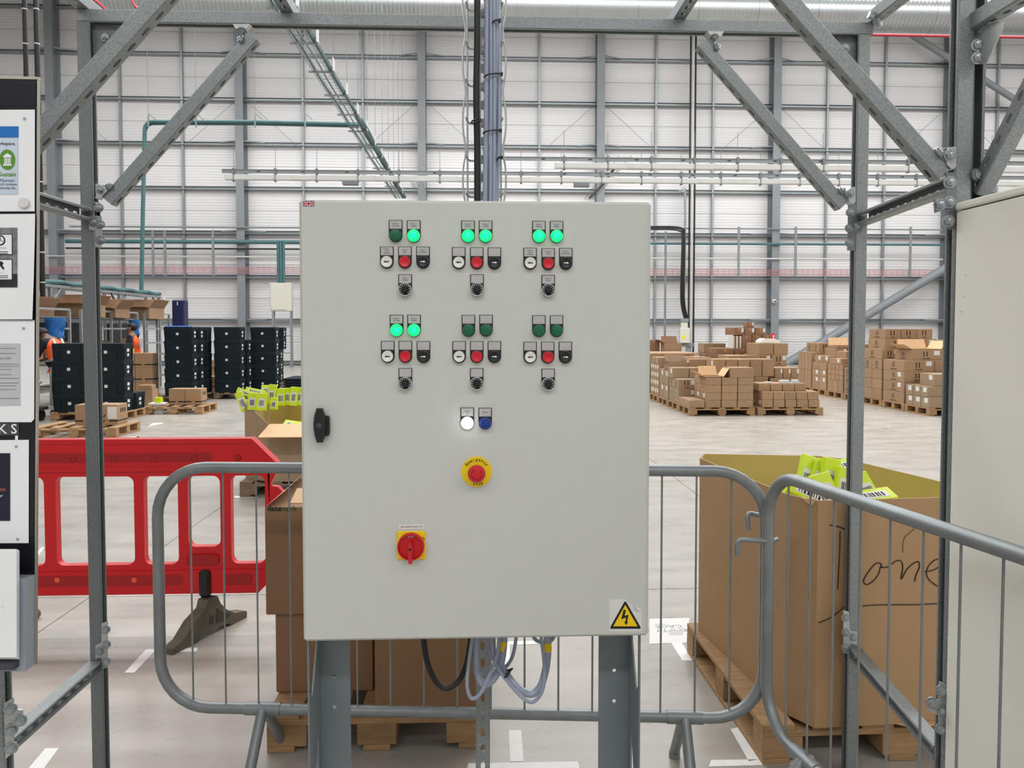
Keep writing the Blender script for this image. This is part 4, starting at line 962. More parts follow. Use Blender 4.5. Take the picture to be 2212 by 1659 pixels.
a = aY(343, 1250, 2.665); b = aY(1652, 1300, 2.495)
b1, d1, A1, L1, h1, n1 = barrier('galvanised crowd barrier standing behind the cabinet legs', (a.x, 2.665, 0), (b.x, 2.495, 0), .244, 1.08, (.36, 1.80), 17, .17)
q = A1+d1*(L1-.0)+ZU*(h1*.735)
MB().tube(smooth_path([q+V(.03, -.02, .0), q+V(.0, -.045, .0), q+V(-.05, -.04, .002), q+V(-.10, -.03, -.002), q+V(-.105, -.03, -.05)], 5), .008, 8).build('hook', TUBE, b1)
MB().tube(smooth_path([q+V(.015, 0, .065), q+V(-.02, .03, .07), q+V(-.05, .03, .07), q+V(-.05, .02, .02)], 5), .008, 8).build('hook', TUBE, b1)
p0 = V(.945, 2.46, 0); dd = V(1.105-.935, 1.55-2.49, 0).normalized()
barrier('galvanised crowd barrier running towards the camera at the right', p0, p0+dd*2.05, .244, 1.085, (.22, 1.80), 17, .15)
# ================================================================== red plastic barrier
RY = 3.93
def rb(px, py): return aY(px, py, RY)
t = thing('plastic_barrier', 'red plastic pedestrian barrier with rounded openings left of the cabinet', 'barrier', (-2, RY, 0))
x1 = rb(575, 1100).x; xr = rb(604, 1030).x; x0 = x1-2.0; ztop = rb(300, 949).z; zbot = rb(300, 1283).z
def rrect(x0, z0, x1, z1, r, n=5):
    o = []
    for cx, cz, a in ((x1-r, z1-r, 0), (x0+r, z1-r, PI/2), (x0+r, z0+r, PI), (x1-r, z0+r, 1.5*PI)):
        o += [(cx+r*math.cos(a+PI/2*k/n), cz+r*math.sin(a+PI/2*k/n)) for k in range(n+1)]
    return o
def hole_panel(mb, cell, hole, y0, y1):
    """rectangular cell (x0,z0,x1,z1) with a rounded hole"""
    X0, Z0, X1, Z1 = cell; n = len(hole); o = []
    cx = sum(p[0] for p in hole)/n; cz = sum(p[1] for p in hole)/n
    q = n//4
    corners = [(X1, Z1), (X0, Z1), (X0, Z0), (X1, Z0)]
    fs = []; vs = []
    for y in (y0, y1): vs += [V(x, y, z) for x, z in hole] + [V(x, y, z) for x, z in corners]
    m = n+4
    for c in range(4):
        for k in range(q-1):
            i = c*q+k; fs.append((i, i+1, n+c)); fs.append((m+i+1, m+i, m+n+c))
        i = c*q+q-1; j = (i+1) % n; c2 = (c+1) % 4
        fs.append((i, j, n+c2, n+c)); fs.append((m+j, m+i, m+n+c, m+n+c2))
    for i in range(n): fs.append((i, (i+1) % n, m+(i+1) % n, m+i))
    for c in range(4): fs.append((n+c, n+(c+1) % 4, m+n+(c+1) % 4, m+n+c))
    mb.add(vs, fs)
yb0, yb1 = RY, RY+.045
ztr = rb(300, 1027).z; zbr = rb(300, 1222).z
zt2 = rb(300, 1055).z
holes = []
# openings by their picture columns
ops = [(121, 187+9, 1221), (None, None, None)]
body = MB()
zlow = rb(300, 1222).z; zmid = rb(440, 1182).z; zhi = rb(300, 1029).z
cells = []
wpx = [(-245, -190, 1226), (-165, -85, 1190), (-60, 96, 1224), (121, 290, 1221), (311, 385, 1219), (406, 476, 1181), (499, 573, 1217)]
cuts = [-262, -177, -72, 108, 300, 396, 488, 583]
for (xa, xb, yb_) in wpx:
    xa_, xb_ = rb(xa, 1120).x, rb(xb, 1120).x; zb_ = rb((xa+xb)/2, yb_).z
    cells.append((xa_, xb_, zb_))
for k, (xa_, xb_, zb_) in enumerate(cells):
    cl = (rb(cuts[k], 1120).x, zlow-.03, rb(cuts[k+1], 1120).x, zhi+.03)
    hole_panel(body, cl, rrect(xa_, zb_, xb_, zhi, .035), yb0, yb1)
xl = rb(-262, 1120).x; xe = rb(583, 1120).x
body.build('lattice_panel', RED, t, smooth=30)
# top beam with sloping end and recessed groove, bottom beam
tb = MB(); xs1 = rb(545, 947).x; zsl = rb(600, 1000).z; xend = rb(600, 1003).x
tb.prism([(xl, yb0-.008, zhi+.025), (xe, yb0-.008, zhi+.025), (xend, yb0-.008, zhi+.025), (xend, yb0-.008, zsl), (xs1, yb0-.008, ztop), (xl, yb0-.008, ztop)], (0, .062, 0)); tb.build('top_rail', RED, t, smooth=20)
tt = MB(); tt.prism([(xl, yb0-.013, ztop-.022), (xs1-.008, yb0-.013, ztop-.022), (xend-.018, yb0-.013, zsl-.002), (xend, yb0-.013, zsl), (xs1, yb0-.013, ztop+.002), (xl, yb0-.013, ztop+.002)], (0, .072, 0)); tt.build('top_lip', RED, t, smooth=20)
GZ0, GZ1 = rb(300, 998).z, rb(300, 978).z
gr = MB(); gr.tube([(xl, yb0-.002, (GZ0+GZ1)/2), (rb(458, 988).x, yb0-.002, (GZ0+GZ1)/2)], .026, 14)
RED_SHADE = mat('red_plastic_recess_shade', (160, 5, 14), .42, 0, .1, 9)  # darker red paints recess shade into the grooves and dimples
gv = MB(); gv.prism([(x, yb0-.0085, z) for x, z in rrect(xl, GZ0, rb(460, 988).x, GZ1, .022)], (0, -.0015, 0)); gv.build('groove', RED_SHADE, t, smooth=0)
for px in (159, 247, 333, 420): MB().lathe([(.018, 0), (.018, .004), (.012, .004), (.012, .001)], rb(px, 990)+V(0, -.0095, 0), (0, -1, 0), 18).build('dimple', RED_SHADE, t)
MB().lathe([(.018, 0), (.014, .006), (.005, .007)], rb(515, 988)+V(0, -.009, 0), (0, -1, 0), 12).build('hinge_boss', RED_SHADE, t)
MB().prism([(xl, yb0-.011, zhi+.055), (xe, yb0-.011, zhi+.055), (xe, yb0-.011, zhi+.048), (xl, yb0-.011, zhi+.048)], (0, .02, 0)).build('rail_ridge', RED, t, smooth=0)
bb = MB(); xb1 = rb(574, 1250).x
bb.prism([(xl, yb0-.008, zlow-.025), (xl, yb0-.008, zbot), (xb1-.035, yb0-.008, zbot), (xb1, yb0-.008, zbot+.035), (xe, yb0-.008, zbot+.09), (xe, yb0-.008, zlow-.025)], (0, .062, 0)); bb.build('bottom_rail', RED, t, smooth=20)
MB().prism([(x, yb0-.0085, z) for x, z in rrect(xl, rb(200, 1265).z, rb(396, 1250).x, rb(200, 1243).z, .02)], (0, -.0015, 0)).build('groove', RED_SHADE, t, smooth=0)
MB().prism([(x, yb0-.0085, z) for x, z in rrect(rb(486, 1250).x, rb(500, 1262).z, rb(546, 1250).x, rb(500, 1239).z, .022)], (0, -.0015, 0)).build('groove', RED_SHADE, t, smooth=0)
MB().prism([(x, yb0-.0085, z) for x, z in rrect(rb(404, 1250).x, rb(500, 1218).z, rb(474, 1250).x, rb(500, 1196).z, .022)], (0, -.0015, 0)).build('groove', RED_SHADE, t, smooth=0)
for px in (126, 292): MB().lathe([(.014, 0), (.013, .004), (.006, .006)], rb(px, 1252)+V(0, -.0095, 0), (0, -1, 0), 12).build('reflector_stud', mat('orange_stud', (230, 90, 50), .3), t)
# right hinge arm
MB().prism([(xe-.0, yb0, zsl-.2 if False else rb(600, 1050).z), (xend, yb0, rb(604, 1052).z), (xend+.02, yb0, rb(612, 1062).z), (rb(648, 1064).x, yb0, rb(648, 1064).z), (rb(648, 1064).x, yb0, rb(648, 1076).z), (xend+.01, yb0, rb(604, 1076).z), (xe, yb0, rb(583, 1100).z), (xe-.01, yb0, zhi+.03), (xend, yb0, zhi+.03)], (0, .045, 0)).build('hinge_arm', RED, t, smooth=20)
MB().lathe([(.055, 0), (.055, .012), (.03, .014), (.03, .004)], rb(640, 1064)+V(.02, .03, 0), (0, 0, 1), 20).build('hinge_ring', RED, t)
# black clip and rubber foot
q = aY(440, 1262, RY-.03)
MB().box((q.x-.028, RY-.03, rb(440, 1288).z), (q.x+.028, RY+.05, rb(440, 1230).z), .012).build('foot_clip', BLK, t)
fa = aZ(363, 1408, .012); fb_ = aZ(523, 1327, .012); c = V(q.x-.0, RY, 0)
ft = MB(); up = rb(440, 1290).z
dirx = (fb_-fa).normalized(); nn = V(dirx.y, -dirx.x, 0).normalized()*.032
def footp(s_, z): return fa+dirx*s_*(fb_-fa).length+ZU*(z-.012)
prof = [(0, .0), (0, .028), (.12, .045), (.26, .11), (.42, up-.04), (.45, up), (.58, up), (.62, up-.045), (.70, up-.09), (.82, .055), (.93, .045), (1, .034), (1, 0), (.78, 0), (.70, .02), (.36, .02), (.30, 0)]
ft.prism([footp(s_, z)-nn for s_, z in prof], nn*2); ft.build('rubber_foot', FOOT, t, smooth=20)
MB().prism([footp(s_, z)-nn*-1.02 for s_, z in ((.55, .05), (.56, up-.06), (.66, up-.10), (.76, .06), (.70, .045))], nn*.04).build('foot_recess', mat('foot_recess_shade', (66, 62, 54), .9, 0, .1, 20), t, smooth=0)  # flat darker plates paint the shade of the foot's recesses
MB().prism([footp(s_, z)-nn*-1.02 for s_, z in ((.46, .06), (.47, up-.08), (.52, up-.09), (.52, .06))], nn*.04).build('foot_recess', MATS['foot_recess_shade'], t, smooth=0)
fc2 = aZ(82, 1330, .02); MB().box((fc2.x-.25, fc2.y-.03, 0), (fc2.x, fc2.y+.04, .045), .012).build('rubber_foot', FOOT, t)

# ================================================================== pallets
PMESH = {}
def pmesh(key, fn):
    if key not in PMESH: PMESH[key] = fn()
    return PMESH[key]
def pallet(label, x, y, w, d, rz=0.0, group='wooden pallets', grey=False, name='wooden_pallet', ndeck=5):
    """x, y: front left corner on the floor; front looks to the camera"""
    t = thing(name, label, 'pallet', (x, y, 0), rz, None)
    m = WOODD if grey else WOOD; g = 'g' if grey else 'w'
    def brd(nm, lx, ly, lz): return pmesh((nm, g, round(lx, 3), round(ly, 3), lz), lambda: MB().box((0, 0, 0), (lx, ly, lz), .003).make(nm, m, 0))
    bw = .1 if w < 1.05 else .1
    for xx in (0, w/2-.05, w-.1): inst('bottom_board', brd('bottom_board', .1, d, .022), t, (xx, 0, 0))
    for xx in (0, w/2-.0725, w-.145 if False else w-.145):
        for yy in (0, d/2-.05, d-.1): inst('block', brd('block', .145, .1, .078), t, (max(0, xx), yy, .022))
    for yy in (0, d/2-.05, d-.1): inst('stringer_board', brd('stringer_board', w, .1, .022), t, (0, yy, .1))
    gap = (w - ndeck*.118)/(ndeck-1)
    for k in range(ndeck): inst('deck_board', brd('deck_board', .118, d, .022), t, (k*(.118+gap), 0, .122))
    return t
# ---- big boxes near the camera
def poly_box(nm, outer, z0, z1, th, m, parent, inside_mat=None):
    """open box from a floor outline (counter clockwise)"""
    n = len(outer); c = sum((V(*p, 0) for p in outer), V(0, 0, 0))/n
    inner = []
    for (x, y) in outer:
        v = V(x, y, 0)-c; inner.append((c+v*(1-th/v.length)).to_2d())
    zz = z1 if isinstance(z1, (list, tuple)) else [z1]*n
    q = MB(); vs = [V(x, y, z0) for x, y in outer]+[V(x, y, zz[i]) for i, (x, y) in enumerate(outer)]+[V(p[0], p[1], zz[i]) for i, p in enumerate(inner)]+[V(p[0], p[1], z0+.02) for p in inner]
    fs = [tuple(range(n))]
    for i in range(n):
        j = (i+1) % n; fs += [(i, j, n+j, n+i), (n+i, n+j, 2*n+j, 2*n+i)]
    q.add(vs[:3*n], fs); 
    o = q.build(nm, m, parent, smooth=15)
    l = MB(); l.add(vs[2*n:], [(i, (i+1) % n, n+(i+1) % n, n+i) for i in range(n)]+[tuple(range(n, 2*n))]); l.build('inner_faces', inside_mat or INSIDE_BOUNCE, parent, smooth=15)
    return o
fl_, bk_ = aZ(1649, 1568, .144), aZ(1484, 1345, .144); vv = bk_-fl_
pallet('pale wooden pallet under the big octagonal box on the right', fl_.x, fl_.y, 1.02, vv.length, math.atan2(-vv.x, vv.y), ndeck=6)
t = thing('bulk_box', 'large octagonal cardboard bulk box on a pallet at the right with handwriting', 'box', (1.4, 3.1, .144))
out = [aZ(px, py, .144).to_2d() for px, py in ((1695, 1542), (1760, 1573))]
q = aZ(2039, 1560, .144).to_2d(); e = q-out[1]; out.append(out[1]+e*1.45)
rr_ = aZ(2039, 1040, .953).to_2d(); r2_ = aZ(1829, 990, .953).to_2d(); out.append(r2_+(rr_-r2_)*1.15)
out += [r2_, aZ(1764, 983, .953).to_2d(), aZ(1519, 981, .953).to_2d(), aZ(1508, 1360, .144).to_2d()]
BOXM = mat('bulk_box_kraft', (174, 140, 102), .75, 0, .035, 26, (1, 1, .4), .04, 160)
poly_box('box_walls', out, .1445, [.953, .953, .957, .95, .95, .95, .955, .952], .009, BOXM, t)
fA, fB = out[1].to_3d(), out[2].to_3d(); fx = (fB-fA).normalized(); fn = V(fx.y, -fx.x, 0)
def onf(cx, cy): return aPl(1400+cx*.4333, 940+cy*.4333, fA+fn*.002, fn)
MARK = mat('black_marker', (34, 30, 28), .6)
q = MB()
for st in ([(905, 448), (945, 455), (990, 472)], [(957, 478), (956, 560), (950, 680), (945, 768)],
           [(1165, 662), (1160, 640), (1135, 640), (1100, 680), (1075, 725), (1090, 745), (1125, 725), (1150, 690), (1160, 655), (1175, 660), (1200, 655), (1235, 628), (1262, 628), (1270, 660), (1262, 718), (1290, 670), (1325, 638), (1350, 632), (1352, 660), (1335, 700), (1330, 730)],
           [(1380, 680), (1425, 672), (1460, 645), (1462, 622), (1435, 620), (1400, 650), (1388, 690), (1405, 725), (1450, 758)],
           [(850, 935), (900, 915), (950, 880), (988, 845)], [(1070, 852), (1130, 847), (1220, 845), (1330, 845), (1472, 838)]):
    q.tube(smooth_path([onf(*s) for s in st], 5), .0019, 5)
q.build('handwriting', MARK, t)
q = MB()
for st in ([(1270, 585), (1275, 520), (1300, 490), (1330, 460), (1338, 400), (1320, 382)],): q.tube(smooth_path([onf(*s) for s in st], 5), .0009, 4)
q.build('pencil_mark', MARK, t)
MB().prism([aPl(1400+x*.4333, 940+y*.4333, out[0].to_3d()+V(-.006, -.005, 0), V(out[1].y-out[0].y, out[0].x-out[1].x, 0)) for x, y in ((762, 312), (835, 316), (815, 348), (800, 345))], (0, -.006, 0)).build('torn_flap', FLAP_LIT, t, smooth=0)
MB().prism([tuple(fA+fx*.30+ZU*.1447), tuple(fA+fx*.47+ZU*.1447), tuple(fA+fx*.45+fn*.03+ZU*.150), tuple(fA+fx*.32+fn*.03+ZU*.150)], (0, 0, .004)).build('bottom_flap', FLAP_LIT, t, smooth=0)
# ---- neon yellow packs
def pack(label, p, w, h, th, M, group=None, barcode=True):
    t = thing('neon_pack', label, 'pack', tuple(p), 0, group)
    t.matrix_basis = Matrix.Translation(p) @ M
    q = MB(); q.box((-w/2, -th/2, -h/2), (w/2, th/2, h/2), .003); q.build('sleeve', NEON, t, world=False)
    q = MB(); q.box((-w*.34, -th/2-.0012, -h*.32), (w*.34, -th/2, h*.20)); lb = q.build('label', LABEL, t, world=False, smooth=0)
    if barcode:
        q = MB(); x = -w*.25; rr = random.Random(int(p[0]*1000))
        while x < w*.25:
            b = w*rr.choice((.02, .035, .05)); q.box((x, -th/2-.0018, -h*.24), (x+b, -th/2-.0012, h*.10)); x += b+w*rr.choice((.025, .04))
        q.build('barcode', INK, lb, world=False, smooth=0)
    return t
def eul(rx, ry, rz): return Matrix.Rotation(math.radians(rz), 4, 'Z') @ Matrix.Rotation(math.radians(rx), 4, 'X') @ Matrix.Rotation(math.radians(ry), 4, 'Y')
rows = [(1741, 1035, 3.05, .07, .20, -25, 22, 'tilted right at the left end of the right bulk box'), (1766, 1040, 3.02, .07, .18, -20, 25, 'second from left in the right bulk box'), (1792, 1036, 2.98, .07, .17, -15, 12, 'with its barcode upright in the right bulk box'),
        (1812, 1012, 3.1, .16, .075, -60, -18, 'lying across the others on top in the right bulk box'), (1745, 1066, 2.90, .16, .07, -35, 30, 'lowest one with a wide barcode in the right bulk box'), (1716, 1064, 2.92, .07, .13, -30, 35, 'leftmost low one in the right bulk box'),
        (1822, 1052, 2.92, .07, .15, -20, 18, 'just left of the post in the right bulk box'), (1872, 1062, 2.92, .07, .15, -30, -20, 'just right of the post in the right bulk box'), (1885, 1074, 2.88, .18, .07, -65, -8, 'lying flat right of the post in the right bulk box'), (1780, 1062, 2.90, .09, .14, -25, -15, 'low in the middle of the right bulk box')]
for k, (px, py, Y, w, h, rx, ry, lb) in enumerate(rows): pack('neon yellow pack ' + lb, aY(px, py, Y), w, h, .03, eul(rx, ry, 5*(-1)**k), 'neon packs in the right bulk box')
fill = MB(); cc = sum((o_ for o_ in out), Vector((0, 0)))/8; fill.prism([tuple(cc+(o_-cc)*.965)+(.6,) for o_ in out], (0, 0, .2))
f = fill.build('packing_heap', NEON, smooth=0)
tag(f, 'mass of neon yellow packs filling the right bulk box', 'packs', None, 'stuff')
# ---- left bulk box with packs along the rim
pallet('dark worn pallet under the bulk box just left of the cabinet', aY(521, 1060, 7.2).x, 7.15, 1.2, 1.0, grey=True)
xL = aY(527, 900, 7.3).x; xf = aY(580, 950, 7.15).x
t = thing('bulk_box', 'open cardboard bulk box with a folded front flap left of the cabinet', 'box', (xL+.5, 7.6, .144))
zf = aY(600, 917, 7.15).z; zr = aY(560, 872, 7.2).z
poly_box('box_walls', [(xf, 7.15), (xf+.95, 7.15), (xf+1.15, 7.3), (xf+1.15, 7.95), (xf+.95, 8.1), (xL+.2, 8.1), (xL, 7.95), (xL, 7.32)], .1445, [zf, zf, zr, zr, zr, zr, zr, zr], .009, KRAFTG, t)
cv = MB(); cv.prism([(xf, 7.146, zf), (xf, 7.146, zf+.0), (xf-.0, 7.146, zr), (xf+.012, 7.146, zr), (xf+.012, 7.146, zf)], (0, .006, 0)); cv.build('cut_edge', KRAFTG, t, smooth=0)
q = MB(); h0 = V(xf+.01, 7.146, zf); q.add([h0, h0+V(.93, 0, 0), h0+V(1.0, -.26, -.085), h0+V(-.03, -.26, -.085)]+[v+V(0, 0, .006) for v in (h0, h0+V(.93, 0, 0), h0+V(1.0, -.26, -.085), h0+V(-.03, -.26, -.085))], [(0, 1, 2, 3), (7, 6, 5, 4), (0, 4, 5, 1), (1, 5, 6, 2), (2, 6, 7, 3), (3, 7, 4, 0)])
q.build('front_flap', FLAP_LIT, t, smooth=0)
q = MB(); zz = aY(560, 1052, 7.1).z
for k, (px, py, Y, w, h, rx, ry, lb) in enumerate(((523, 868, 7.35, .07, .19, -8, -22, 'hanging loosely at the far left over the left bulk box'), (546, 867, 7.28, .085, .16, -5, 2, 'first upright one on the left rim of the left bulk box'), (566, 868, 7.22, .085, .16, -5, 4, 'second upright one on the left rim of the left bulk box'),
        (588, 852, 7.75, .075, .20, -8, 4, 'standing tallest behind the rim of the left bulk box'), (574, 843, 7.8, .085, .1, -20, 0, 'low one behind the upright pair in the left bulk box'), (592, 872, 7.55, .07, .12, -10, 0, 'below the tallest one in the left bulk box'), (607, 858, 7.78, .085, .17, -5, 2, 'third along the back rim of the left bulk box'), (622, 856, 7.8, .08, .17, -5, -2, 'fourth along the back rim of the left bulk box'), (635, 856, 7.76, .075, .19, -8, 6, 'tilted one near the cabinet on the left bulk box'), (647, 856, 7.8, .075, .18, -5, 4, 'half hidden by the cabinet on the left bulk box'),
        (534, 850, 7.4, .20, .05, -15, 22, 'lying on the corner of the left bulk box'), (552, 846, 7.5, .20, .05, -25, 12, 'lying crosswise on top of the left bulk box'), (630, 918, 7.45, .16, .1, -60, 15, 'inside the left bulk box above the flap'), (645, 921, 7.4, .16, .1, -55, -18, 'inside the left bulk box next to the cabinet'))):
    pack('neon yellow pack ' + lb, aY(px, py, Y), w, h, .035, eul(rx, ry, 4*(-1)**k), 'neon packs on the left bulk box')
f = MB().box((xf+.05, 7.2, .35), (xf+1.1, 8.0, .52)).build('packing_heap', NEON, smooth=0); tag(f, 'mass of neon yellow packs filling the left bulk box', 'packs', None, 'stuff')
# ---- two large cartons behind the cabinet
pw = aY(578, 1640, 2.80).x
pallet('wooden pallet right behind the cabinet legs carrying two large cartons', pw, 2.79, .80, 1.2, ndeck=5)
yb_ = 2.96; xa, xb = aY(596, 1450, yb_).x, aY(806, 1450, yb_).x
t = thing('large_carton', 'tall dark carton with a printed lid sleeve behind the cabinet left leg', 'carton', ((xa+xb)/2, yb_+.3, .144))
DK = mat('large_carton_kraft', (140, 106, 76), .75, 0, .03, 20, (1, 1, .35), .04, 140)
zl0 = aY(600, 1328, yb_-.02).z; zl1 = aY(600, 1096, yb_-.02).z; xs0 = aY(573, 1200, yb_-.02).x
MB().box((xa, yb_, .1445), (xb, yb_+.55, zl1-.03), .004).build('carton_body', DK, t, smooth=0)
MB().box((xs0, yb_-.02, zl0), (xb+.02, yb_+.57, zl1-.22 if False else zl1), .003).build('lid_sleeve', DK, t, smooth=0)
zc = aY(600, 1151, yb_-.02).z; MB().box((xs0-.0005, yb_-.0206, zc-.0008), (xb+.02, yb_-.0200, zc+.0008)).build('crease', KRAFTD, t, smooth=0)
q = MB(); z = zl1; a, b = xs0, xb+.02
q.add([V(a, yb_-.02, z), V(a, yb_+.57, z), V(a+.05, yb_+.50, z+.05), V(a+.055, yb_+.02, z+.045)], [(0, 1, 2, 3)])
q.build('top_flap', FLAP_LIT, t, smooth=0)
q = MB(); q.add([V(a+.08, yb_+.04, z+.002), V(b, yb_+.04, z+.002), V(b, yb_+.14, z+.042), V(a+.085, yb_+.14, z+.04)], [(0, 1, 2, 3)]); q.build('top_flap', FLAP_LIT, t, smooth=0)
pt = aY(577, 1097, yb_-.022)
write(MB(), 'data', pt+V(0, 0, -.003), XR, ZU, .030, 'LEFT', 1.05, .022).build('lettering', INK, t, smooth=0)
pt2 = aY(604, 1097, yb_-.022); write(MB(), 'mark', pt2+V(.002, 0, -.003), XR, ZU, .030, 'LEFT', 1.0, .022).build('lettering', mat('green_print', (58, 92, 52), .6), t, smooth=0)
xa2, xb2 = aY(809, 1450, 2.79).x, pw+.80
t = thing('large_carton', 'large plain brown carton behind the slotted post under the cabinet', 'carton', ((xa2+xb2)/2, 3.1, .144))
MB().box((xa2, 2.792, .1445), (xb2, 3.6, 1.0), .004).build('carton_body', DK, t, smooth=0)
MB().box((xa2+.02, 2.7912, .146), (xa2+.022, 2.792, .99)).build('corner_crease', KRAFTD, t, smooth=0)
# ================================================================== floor tape and sign
def tape(label, pts, m=WHITEP):
    o = MB().prism([aZ(x, y, .0004) for x, y in pts], (0, 0, .0008)).build('floor_tape', m, smooth=0); return tag(o, label, 'floor marking')
tape('L shaped white floor tape corner beside the rubber foot', [(269, 1453), (290, 1453), (331, 1410), (425, 1407), (427, 1399), (316, 1403), (309, 1410)])
tape('white floor tape strip in the bottom left corner', [(58, 1664), (92, 1664), (127, 1616), (98, 1617)])
tape('white floor tape upright strip of a tee between the cabinet legs', [(1102, 1645), (1131, 1645), (1126, 1577), (1099, 1578)])
tape('white floor tape cross strip of a tee between the cabinet legs', [(1008, 1664), (1252, 1664), (1248, 1645), (1012, 1649)])
tape('white floor tape corner seen under the cabinet beside the cables', [(1090, 1436), (1102, 1436), (1101, 1393), (1168, 1391), (1168, 1384), (1090, 1386)])
tape('short white floor tape strip below the white floor sign', [(1450, 1389), (1473, 1389), (1496, 1427), (1474, 1427)])
tape('slanted white floor tape strip beside the pallet at right', [(1578, 1575), (1600, 1570), (1640, 1640), (1618, 1645)])
tape('white floor tape strip along the bottom at right', [(1531, 1656), (1750, 1650), (1745, 1639), (1536, 1642)])
tape('distant white floor tape corner left of the left bulk box', [(502, 1075), (546, 1075), (546, 1070), (509, 1071)])
tape('white floor tape strip behind the red barrier at far left', [(78, 1196), (90, 1182), (96, 1182), (84, 1198)])
tape('far white floor tape strip near the front carton pallet', [(255, 966), (300, 953), (300, 950), (262, 951), (300, 944), (275, 945), (300, 942), (248, 958)])
tape('far white floor tape bar before the tote pallet', [(320, 921), (351, 915), (351, 913), (330, 914)])
sg = MB().prism([aZ(x, y, .0004) for x, y in ((1403, 1391), (1483, 1389), (1490, 1335), (1403, 1337))], (0, 0, .001)).build('floor_sign', LABEL, smooth=0); tag(sg, 'white square floor sign with faint grey print right of the cabinet', 'sign')
p = aZ(1447, 1357, .0016); write(MB(), 'EMPTY\nCAGE', p, (-1, 0, 0), (0, -1, 0), .055, sx=1.0).build('lettering', MGR, sg, smooth=0)
for pts in (((1414, 1352), (1436, 1352), (1437, 1347), (1415, 1347)), ((1445, 1372), (1475, 1372), (1476, 1362), (1446, 1362))): MB().prism([aZ(x, y, .0016) for x, y in pts], (0, 0, .0003)).build('print_block', GRY, sg, smooth=0)
#==PART5==
# ================================================================== cartons on pallets, far right
CM = {}
def carton_me(sx, sy, sz, m, tape=True):
    k = (round(sx, 2), round(sy, 2), round(sz, 3), m.name, tape)
    if k not in CM:
        q = MB(); sx, sy = round(sx, 2), round(sy, 2)
        q.box((0, 0, 0), (sx, sy, sz-.004), .006)
        q.box((.004, .004, sz-.006), (sx-.004, sy/2-.003, sz)); q.box((.004, sy/2+.003, sz-.006), (sx-.004, sy-.004, sz))
        if tape: q.box((sx/2-.025, -.0012, sz-.07), (sx/2+.025, 0, sz-.004), mi=1); q.box((-.0012, sy/2-.025, sz-.07), (0, sy/2+.025, sz-.004), mi=1)
        CM[k] = q.make('carton', [m, TAPE], 0)
    return CM[k]
MK = {}
def marks(o, sx, sy, sz, st):
    k = (round(sx, 2), round(sy, 2), round(sz, 2), st)
    if k not in MK:
        r = []
        sx, sy, sz = round(sx, 2), round(sy, 2), round(sz, 2)
        if 'b' in st:
            q = MB()
            for c in (-.03, .03): q.box((sx*.45+c-.009, -.0018, sz*.35), (sx*.45+c+.009, -.0006, sz*.82)); q.box((-.0018, sy*.5+c-.009, sz*.35), (-.0006, sy*.5+c+.009, sz*.82))
            q.box((sx*.35, -.0018, sz*.14), (sx*.6, -.0006, sz*.2)); q.box((-.0018, sy*.35, sz*.14), (-.0006, sy*.65, sz*.2))
            r.append(('printed_bars', q.make('printed_bars', INK, 0)))
        if 'l' in st:
            h = min(.085, sz*.55); q = MB().box((sx*.72, -.002, sz*.9-h), (min(sx*.95, sx*.72+.11), -.0008, sz*.9)); r.append(('label', q.make('label', LABEL, 0)))
        if 's' in st:
            h = min(.085, sz*.55); q = MB().box((-.002, sy*.15, sz*.9-h), (-.0008, min(sy*.7, sy*.15+.11), sz*.9)); r.append(('label', q.make('label', LABEL, 0)))
        MK[k] = r
    for nm, me in MK[k]: inst(nm, me, o)
ORD = ['first', 'second', 'third', 'fourth', 'fifth', 'sixth', 'seventh', 'eighth']
LAY = ['bottom layer', 'second layer', 'third layer', 'fourth layer', 'fifth layer', 'sixth layer', 'seventh layer', 'eighth layer']
def stack(where, x0, y0, layers, grp, m=None, z=.1445):
    """layers from the bottom: (height, nx, ny, xa, xb, ya, yb, style[, material])"""
    for li, L in enumerate(layers):
        h, nx, ny, xa, xb, ya, yb, st = L[:8]; mm = L[8] if len(L) > 8 else (m or KRAFT)
        sx, sy = (xb-xa)/nx, (yb-ya)/ny; rr = random.Random(hash((round(x0*7), li, nx)) & 255)
        for ix in range(nx):
            for iy in range(ny):
                if 0 < ix and iy > 0 and li < len(layers)-1: continue
                g = .006
                o = inst('carton', carton_me(sx-g-.004, sy-g-.004, h-.001, mm), None, (x0+xa+ix*sx+g/2+rr.uniform(0, .004), y0+ya+iy*sy+g/2+rr.uniform(0, .004), z))
                desc = {'': 'plain carton', 'b': 'two-bar carton', 'l': 'white-labelled carton', 'bl': 'labelled two-bar carton', 's': 'side-labelled carton', 'ls': 'two-label carton', 'bs': 'side-labelled barred carton', 'bls': 'barred two-label carton'}[st]
                row = 'front row' if iy == 0 else ORD[iy] + ' row back'
                pos = '' if nx == 1 else ' ' + ORD[ix] + ' from left,'
                tag(o, '%s,%s %s%s, %s' % (desc, pos, row+', ' if ny > 1 else '', LAY[li], where), 'carton', grp)
                if st: marks(o, sx-g-.004, sy-g-.004, h-.001, st)
        z += h
    return z
def open_flaps(x, y, z, sx, sy, par_label, m=FLAP_LIT):
    pass
fl = aZ(1489, 898.5); fr2 = aZ(1641, 899)
AX, BX, Y0 = fl.x, fr2.x, fl.y
rowY = [Y0 + .82*k for k in range(7)]
rn = ['front', 'second', 'third', 'fourth', 'fifth', 'sixth', 'seventh']
for k in range(7): pallet('pallet in the %s row of the left carton column' % rn[k], AX, rowY[k], 1.2, .8, group='carton pallets')
for k in range(6): pallet('pallet in the %s row of the middle carton column' % rn[k], BX, rowY[k], 1.2, .8, group='carton pallets')
G1, G2 = 'cartons of the left carton column', 'cartons of the middle carton column'
W_ = 'front left pallet'
z = stack('on ' + W_, AX, rowY[0], [(.135, 4, 2, .0, 1.18, .02, .78, '')], G1)
